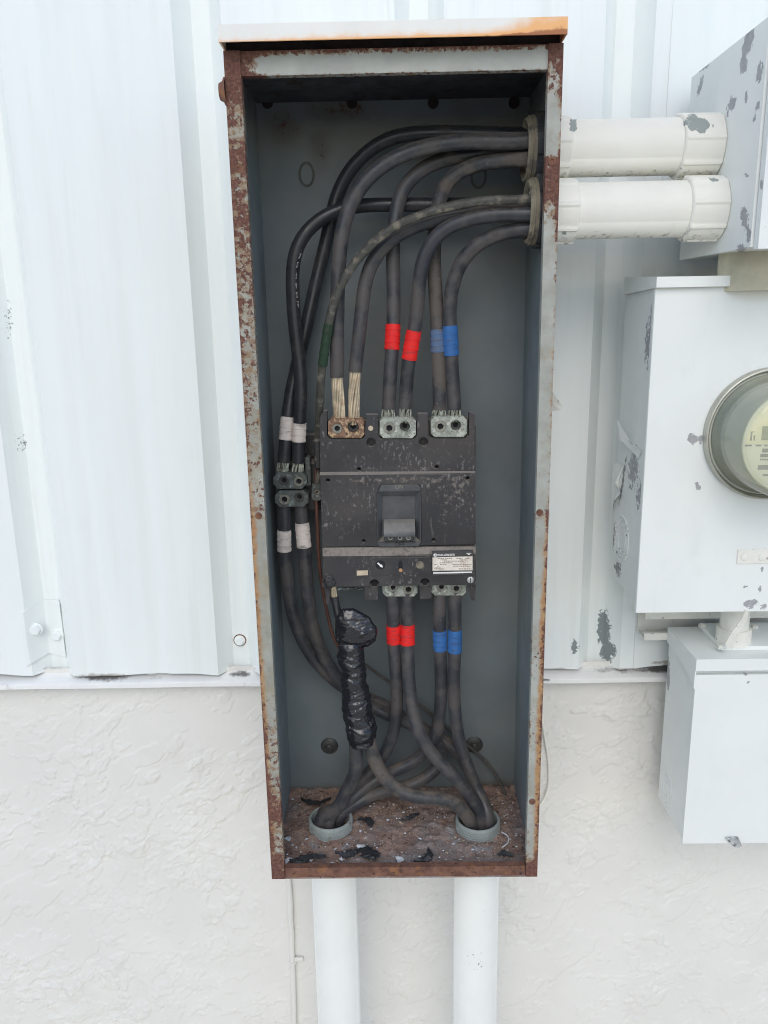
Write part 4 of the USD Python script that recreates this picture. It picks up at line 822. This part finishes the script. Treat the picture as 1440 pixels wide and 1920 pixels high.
obj('tape_head', tw.submesh([fc], append=True, repair=False), 'tape_black', tb, smooth=40, label='knobbly tape wrapped head')
obj('tape_sleeve', tw.submesh([~fc], append=True, repair=False), 'tape_black', tb, smooth=40)

# ------------------------------------------------------------------ debris on the box floor
def flake(u, v, s, seed, z=ZB + .011, flat=.35, curl=.5):
    rg = np.random.default_rng(seed); c = atz(u, v, z); n = 9
    a = np.sort(rg.uniform(0, 2 * np.pi, n)); r = rg.uniform(.55, 1.1, n); el = rg.uniform(.45, .9); th = rg.uniform(0, np.pi)
    x, y = r * np.cos(a), r * np.sin(a) * el; x, y = x * math.cos(th) - y * math.sin(th), x * math.sin(th) + y * math.cos(th)
    h = curl * (x ** 2) * .5 + rg.uniform(-.15, .15, n)
    top_ = np.c_[x, y, h] * s; V = np.vstack([top_, [[0, 0, .05 * s]], top_ - [0, 0, .0008], [[0, 0, .05 * s - .0008]]]); F = []
    for i in range(n):
        j = (i + 1) % n; F += [[n, i, j], [2 * n + 1, n + 1 + j, n + 1 + i], [i, n + 1 + i, j], [j, n + 1 + i, n + 1 + j]]
    return TM(V + c, F)
G = 'debris on the floor of the rusty box'
for k, (u, v, s, lb) in enumerate(((540, 1573, .007, 'pale curled paint flake beside the left wall of the box, near the left pipe'), (536, 1615, .011, 'large pale paint flake in the front left corner of the box'), (623, 1622, .009, 'flat pale flake lying at the front lip below the left pipe'), (678, 1586, .010, 'pale blue flake just right of the left pipe opening'), (749, 1611, .009, 'white curled flake alone in the middle of the box floor'), (582, 1612, .005, 'small round white pellet on a black scrap'), (642, 1610, .006, 'small pale chip in front of the left pipe'))):
    obj('paint_flake', flake(u, v, s, 100 + k), 'flake_white', smooth=False, label=lb, cat='flake', group=G)
for k, (u, v, s) in enumerate(((686, 1571, .0035), (676, 1558, .003), (556, 1589, .003), (629, 1591, .003), (646, 1598, .0035), (694, 1511, .0035), (771, 1514, .003), (788, 1572, .0035), (575, 1572, .0028), (850, 1582, .0028), (727, 1537, .003), (548, 1498, .0028))):
    obj('white_crumb', flake(u, v, s, 140 + k, curl=.2), 'flake_white', smooth=False, label='tiny white crumb among the rust on the box floor', cat='crumb', group='white crumbs on the box floor')
def scrap(u, v, L_, w, a, seed, h=.006):
    c = atz(u, v, ZB + .011); n = 22; t = np.linspace(-1, 1, n); rg = np.random.default_rng(seed); ca, sa = math.cos(a), math.sin(a)
    bend = .35 * rg.uniform(-1, 1) * L_ * t ** 2
    Pc = np.c_[ca * t * L_ / 2 - sa * bend, sa * t * L_ / 2 + ca * bend, h * .7 * rg.random() * (1 - t ** 2) + .0045 * fbm(np.c_[t * 2.5 + seed, t * 0, t * 0], 2, seed)]
    wl = w * (np.clip(1.05 - np.abs(t) ** rg.uniform(1.2, 3), .02, 1)) * (.55 + .9 * rg.random(n)); wr = w * (np.clip(1.05 - np.abs(t) ** rg.uniform(1.2, 3), .02, 1)) * (.55 + .9 * rg.random(n))
    side = np.array([-sa, ca, 0]); tilt = rg.uniform(-.5, .5)
    A = Pc + wl[:, None] * (side + [0, 0, tilt]); Bq = Pc - wr[:, None] * (side + [0, 0, tilt]); Cc_ = Pc + [0, 0, .0022]
    V = np.stack([A, Cc_, Bq, Bq - [0, 0, .0016], A - [0, 0, .0016]], 1).reshape(-1, 3) + c
    i = np.arange(n * 5).reshape(n, 5); j = np.roll(i, -1, 1)
    return TM(V, np.vstack([np.c_[i[:-1].ravel(), j[:-1].ravel(), j[1:].ravel()], np.c_[i[:-1].ravel(), j[1:].ravel(), i[1:].ravel()], [[0, 2, 1], [0, 3, 2], [0, 4, 3], [n*5-5, n*5-4, n*5-3], [n*5-5, n*5-3, n*5-2], [n*5-5, n*5-2, n*5-1]]])[:, ::-1])
for k, (u, v, L_, w, a, lb) in enumerate(((772, 1535, .034, .0045, .55, 'black curved rubber scrap in the middle of the box floor behind the white flake'), (803, 1611, .038, .006, .95, 'black pointed rubber scrap standing near the front lip right of centre'), (692, 1602, .034, .012, 1.9, 'largest black melted scrap in front of and right of the left pipe'), (655, 1603, .04, .0055, .25, 'black shred touching the left side of the largest melted scrap'), (580, 1612, .05, .006, .15, 'long black shred at the front lip left of the left pipe'), (590, 1508, .05, .0065, -.05, 'black cable scrap against the back edge behind the left pipe'), (690, 1540, .03, .007, 2.4, 'dull black scrap right of the left pipe opening'), (948, 1603, .024, .004, -.1, 'short dark scrap near the right wall in front of the right pipe'), (560, 1622, .03, .004, .0, 'thin black shred in the front left corner'))):
    obj('rubber_scrap', scrap(u, v, L_, w, a, 200 + k), 'scrap_black', smooth=25, label=lb, cat='scrap', group=G)
P = spline([atz(942, 1588, ZB + .012), atz(952, 1580, ZB + .013), atz(952, 1568, ZB + .013), atz(940, 1560, ZB + .011)], 24)
obj('wire_curl', tube(P, .0009, 6), 'flake_white', smooth=50, label='thin pale curl of wire in front of the right pipe opening', cat='wire')
cr = []
for k in range(900):
    x, y = rng.uniform(.01, W - .01), rng.uniform(.012, D - .008)
    if min(np.hypot(x - LF[0], y - LF[1]), np.hypot(x - RF[0], y - RF[1])) < .037: continue
    e = trimesh.creation.icosahedron(); s = abs(rng.normal(0, .0009)) + .0004
    e.vertices = e.vertices * s * rng.uniform(.6, 1.3, 3) + [x, y, ZB + .0075 + .002 * rng.random()]; cr.append(e)
fl = []
for k in range(230):
    x, y = rng.uniform(.008, W - .008), rng.uniform(.010, D - .03)
    dd = min(np.hypot(x - LF[0], y - LF[1]), np.hypot(x - RF[0], y - RF[1]))
    if dd < .039 or rng.random() > .35 + .65 * math.exp(-((dd - .045) / .02) ** 2): continue
    e = trimesh.creation.icosahedron(); e.vertices = e.vertices * rng.uniform(.0004, .0022) * np.array([rng.uniform(.5, 1.5), rng.uniform(.4, 1.2), .35]) + [x, y, ZB + .0085 + .003 * rng.random()]; fl.append(e)
obj('ash_flecks', fl, 'flake_white', smooth=False, label='fine pale ash flecks scattered over the rusted floor, thickest around the pipe openings', cat='debris', kind='stuff')
obj('rust_crumbs', cr, 'crumb', smooth=False, label='loose rust and dirt crumbs over the box floor', cat='debris', kind='stuff')

# ------------------------------------------------------------------ right hand equipment
def tri_box(name, x0, x1, y0, y1, z0, z1, mat, parent, attrs=None, step=.005, **k):
    return obj(name, box(x0, x1, y0, y1, z0, z1, step), mat, parent, smooth=False, attrs=attrs, **k)
YBK = .204
# upper cabinet
ct = thing('junction_cabinet', 'large grey-white junction cabinet with peeling paint at the upper right', 'cabinet', (XC + .2, YBK, 1.6015))
peel_ct = blobs([(1402, 78, 9, 36, 12), (1394, 118, 8, 22, 5), (1409, 62, 6, 22, 0), (1425, 135, 7, 22, 12), (1371, 197, 7, 22, 22), (1399, 182, 3, 12, 5), (1420, 200, 5, 12, 15), (1415, 222, 3, 10, 20), (1396, 408, 8, 26, -3), (1404, 440, 5, 18, 0), (1400, 330, 4, 7, 10), (1320, 125, 22, 6, -38), (1313, 160, 4, 22, 14), (1428, 345, 3, 12, 0), (1390, 466, 10, 10, 0), (1434, 425, 3, 8, 0), (1438, 455, 5, 14, 0), (1365, 75, 14, 4, -40), (1320, 250, 2, 30, 5), (1343, 300, 4, 24, 8)], .8)
grm = lambda p: np.full(len(p), .18)
CZ0, CZ1, CY0 = 1.6015, 1.838, -.040
tri_box('cabinet_body', XC, 1.02, CY0 + .012, YBK, CZ0, CZ1, 'cabinet_white', ct, {'peel': peel_ct, 'grime_dark': grm}, .004)
tri_box('cabinet_door', XC + .003, 1.02, CY0 - .002, CY0 + .010, CZ0 - .003, CZ1 + .003, 'cabinet_white', ct, {'peel': peel_ct, 'grime_dark': grm}, .006)
# nipple between cabinet and meter socket
c = at(1350, 500, .08)
nip = thing('conduit_nipple', 'short tan conduit nipple between the junction cabinet and the meter box', 'conduit', (c[0] + .044, .08, 1.575))
obj('nipple', cyl((c[0] + .044, .08, 1.555), (c[0] + .044, .08, 1.6015), .044, 40), 'nipple_tan', nip)
# meter socket
MX, MZ0, MZ1, MY = .5205, 1.1235, 1.5735, .066
ms = thing('meter_socket_box', 'white steel meter box with flaking paint and round meter opening', 'meter box', (MX + .15, YBK, MZ0))
m_peel = blobs([(1215, 640, 7, 60, 3), (1222, 590, 3, 40, 3), (1188, 880, 12, 50, 5), (1200, 930, 9, 40, 3), (1222, 670, 2, 50, 2), (1160, 1075, 6, 10, 0)], .8)
m_grm_shade = blobs([(1168, 900, 3, 60, 8), (1172, 830, 10, 3, 0), (1158, 1064, 9, 12, 0), (1150, 1010, 3, 40, 5), (1228, 780, 2, 260, 3)], .8)  # includes painted shade along the lifted paint edge, besides dirt
tri_box('socket_body', MX, .86, MY + .010, YBK, MZ0 + .012, MZ1 - .012, 'cabinet_white', ms, {'peel': lambda p: .8 * m_peel(p), 'grime_dark': lambda p: .15 + .68 * m_grm_shade(p)}, .0035)
ccx, ccz = at(1317, 815, MY)[0] + .0875, at(1317, 815, MY)[2]
f_peel = blobs([(1298, 823, 9, 11, 0), (1312, 824, 8, 9, 0), (1308, 911, 5, 9, -20), (1424, 1107, 5, 10, 15), (1431, 1070, 3, 12, 0), (1408, 1133, 15, 8, -10), (1432, 1138, 8, 6, 0), (1396, 1099, 8, 3, 0)], .7)
f_grm = blobs([(1315, 890, 9, 3, 20), (1320, 905, 14, 3, -25), (1303, 870, 5, 14, 0), (1410, 1135, 30, 6, 0)], .6)
cv = [box(MX - .0015, .862, MY, MY + .010, MZ0, MZ1 - .010, .0045), box(MX - .0018, .8622, MY + .0015, MY + .0095, MZ0 - .0004, MZ1 - .0102)]
obj('front_cover', cv, 'cabinet_white', ms, smooth=False, attrs={'peel': f_peel, 'grime_dark': lambda p: .12 + .4 * f_grm(p)})
hoodp = Polygon([(MY - .0065, MZ1 - .0125), (MY - .0045, MZ1 - .0125), (MY - .0045, MZ1 - .0015), (YBK, MZ1 + .0045), (YBK, MZ1 + .0065), (MY - .0065, MZ1 + .0005)])
mh = [ext_x(hoodp, MX - .003, .865), box(MX - .003, .865, MY - .0073, MY - .0066, MZ1 - .0125, MZ1 + .0003, .004), ext_x(Polygon([(MY - .0045, MZ1 - .0125), (YBK, MZ1 - .018), (YBK, MZ1 + .0045), (MY - .0045, MZ1 - .0016)]), MX - .003, MX - .0016)]
obj('top_hood', mh, 'cabinet_white', ms, smooth=False, attrs={'peel': zero, 'grime_dark': lambda p: .1 + .38 * blobs([(1325, 524, 8, 6, 0), (1383, 523, 22, 6, 0), (1408, 526, 14, 3, -10), (1300, 532, 140, 2, 0)], .8)(p)})
for r_, t_ in ((.036, .0012), (.029, .0011), (.021, .0011)):
    c = atx(1166, 1010, MX); obj('knockout_ring', ring((MX - .0002, c[1], c[2]), (1, 0, 0), r_ * .95, t_, 48), 'cabinet_white', ms, attrs={'peel': zero, 'grime_dark': lambda p: np.full(len(p), .55)})
obj('socket_ring', lathe((ccx, MY + .004, ccz), (0, -1, 0), [(.0862, 0), (.0872, .004), (.0872, .012), (.0862, .016), (.0845, .0165), (.0825, .014), (.0815, .004), (.0815, -.03), (.0862, 0)], 72), 'meter_metal', ms, smooth=35)
c0, c1 = at(1383, 1029, MY), at(1440, 1056, MY)
la = obj('hasp_plate', box(c0[0], c0[0] + .062, MY - .0022, MY - .0002, c1[2], c0[2], bevel=.0008), 'seal_tag', ms, smooth=20)
for u in (1395, 1428):
    c = at(u, 1043, MY); obj('hasp_rivet', lathe((c[0], MY - .002, c[2]), (0, -1, 0), [(.0058, 0), (.0048, .0022), (0, .003)], 20), 'seal_tag', la)
# curling flakes of paint on the side
def curl(pts, y_off, name, mat, parent, label=None, lift=(-.01, 0, 0)):
    P0 = np.array(pts); n = len(P0); L_ = P0 + np.array(lift) * np.linspace(1, 0, n)[:, None]
    return P0
def curlflap(poly_px, X, bulge, ax, seed=0):
    """A paint flap on the plane x = X that lifts off it."""
    P = np.array([atx(u, v, X) for u, v in poly_px]); c = P.mean(0); n = len(P)
    k = np.linspace(0, 1, n); V = [c + [-bulge * .5, 0, 0]]
    for p, b_ in zip(P, ax): V.append(p + [-b_, 0, 0])
    V = np.array(V); F = [[0, 1 + i, 1 + (i + 1) % n] for i in range(n)]
    V2 = V + [.0008, 0, 0]; F2 = [[a + n + 1 for a in f[::-1]] for f in F]
    return TM(np.vstack([V, V2]), F + F2)
obj('paint_flap', curlflap([(1172, 786), (1180, 818), (1192, 836), (1204, 846), (1199, 860), (1183, 840), (1174, 825)], MX, .004, [.012, .005, .003, .001, .001, .003, .008]), 'cabinet_white', ms, smooth=False, label='curling strip of paint on the left side', attrs={'peel': zero, 'grime_dark': zero})
obj('paint_flap', curlflap([(1158, 868), (1168, 870), (1166, 890), (1163, 905), (1168, 925), (1160, 940), (1150, 960), (1153, 900)], MX, .003, [.004, .001, .006, .008, .004, .007, .002, .004]), 'cabinet_white', ms, smooth=False, attrs={'peel': zero, 'grime_dark': zero})

# the meter
mt = thing('electric_meter', 'round glass electric meter with a cream dial, cut by the right picture edge', 'electric meter', (ccx, MY, ccz))
obj('meter_base', lathe((ccx, MY + .012, ccz), (0, -1, 0), [(.081, 0), (.081, .016), (.078, .020), (.070, .024), (.070, .030), (0, .030)], 64), 'meter_base', mt, smooth=30)
YF = MY - .072
obj('inner_housing', lathe((ccx, MY - .018, ccz), (0, -1, 0), [(.066, 0), (.066, .050), (.0645, .0535), (.0615, .0537), (0, .0537)], 64), 'meter_face_low', mt, smooth=30)
obj('glass_cover', lathe((ccx, MY - .006, ccz), (0, -1, 0), [(.0790, 0), (.0785, .006), (.0755, .012), (.0735, .055), (.0720, .074), (.068, .081), (.060, .0845), (.035, .086), (0, .0865)], 72), 'cover_glass', mt, smooth=40)
fu = Point(ccx, ccz).buffer(.0605, 40)
zsplit = at(1400, 833, YF)[2]
fa = obj('dial_face', ext_y(fu.intersection(sbox(0, zsplit, 2, 3)), YF - .0004, YF + .0004), 'meter_face', mt, smooth=False)
obj('dial_lower', ext_y(fu.intersection(sbox(0, 0, 2, zsplit - .0006)), YF - .0004, YF + .0004), 'meter_face_low', mt, smooth=False)
ql, qh = at(1427, 825, YF), at(1440, 799, YF)
obj('display', box(ql[0], ql[0] + .055, YF - .0012, YF - .0002, ql[2], qh[2]), 'lcd', fa, smooth=False)
def bar(u0, v0, u1, v1): a, b_ = at(u0, v0, YF), at(u1, v1, YF); return box(a[0], b_[0], YF - .0009, YF - .0004, b_[2], a[2])
obj('maker_emblem', [bar(1407.5, 809, 1409, 826), bar(1407.5, 809, 1414.5, 810.3), bar(1413, 816, 1414.5, 826)], 'ink_grey', fa, smooth=False)
obj('dial_print', [bar(1397, 834, 1409, 836.5), bar(1417, 834, 1427, 836.5), bar(1433, 834, 1439, 836.5)] + [bar(1429 + 2.4 * k, 841, 1430.5 + 2.4 * k, 848) for k in range(14)] + [bar(1425.5 + 3 * k, 851, 1427.5 + 3 * k, 857) for k in range(14)] + [bar(1425 + 4 * k, 860, 1427.6 + 4 * k, 863) for k in range(9)] + [bar(1421, 872, 1462, 880)] + [bar(1430, 889, 1460, 892)], 'ink_grey', fa, smooth=False, kind='stuff')

# strut channel between meter box and lower box
x0 = at(1206, 1170, .212)[0]; zt_, zb_ = at(1215, 1148, YBK)[2], at(1215, 1200, YBK)[2]
us = thing('strut_channel', 'painted steel strut channel on the wall between the meter box and the lower box', 'strut', (x0, YP, (zt_ + zb_) / 2))
prof = Polygon([(YP - .003, zb_), (YP - .003, zt_), (YBK - .001, zt_), (YBK - .001, zt_ - .0115), (YBK + .006, zt_ - .0115), (YBK + .006, zt_ - .009), (YBK + .0018, zt_ - .009), (YBK + .0018, zt_ - .003), (YP - .006, zt_ - .003), (YP - .006, zb_ + .003), (YBK + .0018, zb_ + .003), (YBK + .0018, zb_ + .009), (YBK + .006, zb_ + .009), (YBK + .006, zb_ + .0115), (YBK - .001, zb_ + .0115), (YBK - .001, zb_)])
obj('channel', ext_x(prof, x0, .98), 'seal_tag', us, smooth=False)

# lower box
LX, LZ0 = .618, .7395
lb_ = thing('lower_junction_box', 'white rectangular junction box at the lower right hanging under the meter box', 'junction box', (LX + .12, YBK, LZ0))
LY = .091
tri_box('box_body', LX, .93, LY + .001, YBK, LZ0 + .004, 1.040, 'cabinet_white', lb_, {'peel': blobs([(1253, 1260, 3, 40, 0)], .4), 'grime_dark': lambda p: .05 + .2 * blobs([(1260, 1530, 30, 6, 60)], .9)(p)}, .006)
cvb = box(LX - .001, .932, LY - .006, LY - .0005, LZ0, 1.019, .006)
obj('front_cover', cvb, 'cabinet_white', lb_, smooth=False, attrs={'peel': blobs([(1397, 1264, 4, 9, -30), (1402, 1276, 3, 7, -30), (1438, 1208, 3, 3, 0)], .3), 'grime_dark': lambda p: np.full(len(p), .02)})
zr, zf = 1.0455, at(1310, 1236, LY - .010)[2]; zlip = at(1310, 1258, LY - .010)[2]
hp2 = [ext_x(Polygon([(LY - .011, zlip), (LY - .009, zlip), (LY - .009, zf - .002), (YBK, zr - .002), (YBK, zr), (LY - .011, zf)]), LX - .004, .935)]
zside = at(1302, 1290, LY - .006)[2]
hp2.append(ext_x(Polygon([(LY - .009, zf - .002), (LY - .009, zside), (LY + .010, zside + .010), (LY + .045, zf - .030), (YBK, zr - .024), (YBK, zr - .002)]), LX - .004, LX - .0022))
obj('rain_hood', hp2, 'cabinet_white', lb_, smooth=False, attrs={'peel': zero, 'grime_dark': lambda p: np.full(len(p), .04)})
for r_ in (.0285, .022, .012):
    c = atx(1249, 1480, LX); obj('knockout_ring', ring((LX - .0002, c[1], c[2]), (1, 0, 0), r_, .0007, 40), 'cabinet_white', lb_, attrs={'peel': zero, 'grime_dark': lambda p: np.full(len(p), .3)})
ztop = lambda y: zf + (zr - zf) * (y - (LY - .011)) / (YBK - LY + .011)
pa, pb = atz(1308, 1179, 1.043), atz(1352, 1226, 1.036)
def slab(x0, x1, y0, y1, t, b=.0012):
    pts = []
    for x in (x0, x1):
        for y in (y0, y1):
            pts += [(x, y, ztop(y) + .0003), (x + (b if x == x0 else -b), y + (b if y == y0 else -b), ztop(y) + t)]
    return trimesh.convex.convex_hull(np.array(pts))
hub = obj('hub_plate', slab(pb[0] - .004, pb[0] + .12, pb[1] - .010, pa[1] + .004, .006), 'cabinet_white', lb_, smooth=20, attrs={'peel': zero, 'grime_dark': lambda p: np.full(len(p), .08)})
hc = at(1376, 1178, .135); hx_, hy_ = hc[0], .135
obj('hub_collar', lathe((hx_, hy_, ztop(hy_) + .004), (0, 0, 1), [(.0262, 0), (.0250, .004), (.0250, .022), (.0238, .0235), (.0205, .0235)], 40), 'seal_tag', hub, smooth=30)
for u, v in ((1318, 1174), (1352, 1213), (1415, 1176)):
    c = atz(u, v, ztop(.15) + .007); o = obj('plate_bolt', lathe((c[0], c[1], ztop(c[1]) + .0048), (0, 0, 1), [(.0065, 0), (.0065, .001), (.0050, .001), (.0048, .006), (0, .0065)], 6), 'seal_tag', hub, smooth=False)
lt = at(1378, 1580, LY - .006)
obj('latch_tab', ext_y(pxpoly([(1361, 1571), (1384, 1570), (1391, 1586), (1381, 1590), (1370, 1583)], LY - .009), LY - .0095, LY - .007), 'foil', lb_, smooth=False)
np_ = thing('pipe_nipple', 'short white pipe joining the meter box to the lower box hub', 'pipe', (hx_, hy_, 1.08))
obj('pipe', cyl((hx_, hy_, ztop(hy_) + .006), (hx_, hy_, MZ0 + .014), .0205, 36), 'seal_tag', np_)
# seal strap
P = [at(1401, 1146, .062), at(1396, 1160, .068), at(1384, 1180, .076), at(1372, 1200, .083), at(1366, 1214, .088)]
def strap(P, w=.011, t=.0014):
    P = spline(P, 14); T, N, B = frames(P); V = []
    wd = np.linspace(.55, 1.25, 14) * w
    sd = np.array([.8, 0, -.6])
    for p, k in zip(P, wd):
        V += [p - sd * k / 2, p + sd * k / 2, p + sd * k / 2 + [0, t, 0], p - sd * k / 2 + [0, t, 0]]
    i = np.arange(56).reshape(14, 4); j = np.roll(i, -1, 1)
    F = np.vstack([np.c_[i[:-1].ravel(), j[:-1].ravel(), j[1:].ravel()], np.c_[i[:-1].ravel(), j[1:].ravel(), i[1:].ravel()], [[0, 2, 1], [0, 3, 2], [52, 53, 54], [52, 54, 55]]])
    return TM(np.array(V), F)
obj('seal_strap', strap(P), 'seal_tag', smooth=30, label='cream plastic seal tag hanging from the meter box bottom onto the lower box', cat='seal tag')

# ------------------------------------------------------------------ small things on the walls
def bent(pts, label, name, th=.0012, mat='seal_tag'):
    P = np.array([at(*p) for p in pts]); n = len(P); c = P.mean(0)
    V = np.vstack([P, c - [0, .002, 0], P + [0, th, 0], c + [0, th - .002, 0]]); F = []
    for i in range(n):
        j = (i + 1) % n; F += [[n, j, i], [2 * n + 1, n + 1 + i, n + 1 + j], [i, j, n + 1 + i], [j, n + 1 + j, n + 1 + i]]
    return obj(name, TM(V, F), mat, smooth=False, label=label, cat='plastic strip')
bent([(1016, 726, .125), (1034, 733, .110), (1049, 753, .098), (1056, 763, .092), (1050, 769, .092), (1030, 771, .105), (1016, 771, .125)], 'white plastic tongue sticking out from behind the box beside its right rail, upper one', 'plastic_strip')
bent([(1002, 945, .135), (1022, 950, .125), (1031, 964, .118), (1028, 985, .118), (1023, 1015, .125), (1005, 1015, .135)], 'pale strip peeking from behind the box beside its right rail screw, lower one', 'plastic_strip')
wire('white_wire', 'thin white painted wire bowing out on the stucco right of the rusty box', [(1005, 1296, .252), (1012, 1320, .252), (1020, 1370, .253), (1028, 1420, .254), (1030, 1458, .254), (1024, 1490, .253), (1008, 1516, .250), (990, 1530, .25)], .0022, 'seal_tag')
t = thing('painted_cable', 'white painted cable running down the stucco left of the two pipes', 'cable', at(548, 1800, .256))
P = spline([at(*p) for p in ((536, 1600, .255), (541, 1650, .255), (545, 1720, .256), (548, 1790, .256), (550, 1850, .256), (552, 1930, .256), (553, 2020, .256))], 70)
P[:, 0] += .0012 * (fbm(np.c_[P[:, 2] * 30, P[:, 2] * 0, P[:, 2] * 0], 2, 91) - .5)
obj('cable_jacket', tube(P, .0048, 14), 'stucco', t, smooth=50)
c = at(548, 1808, .25)
obj('cable_clip', [ring((c[0], .2555, c[2]), (0, 0, 1), .0058, .0016, 20), box(c[0] + .004, c[0] + .020, .254, .2605, c[2] + .001, c[2] + .009, bevel=.0015)], 'stucco', t, smooth=30)
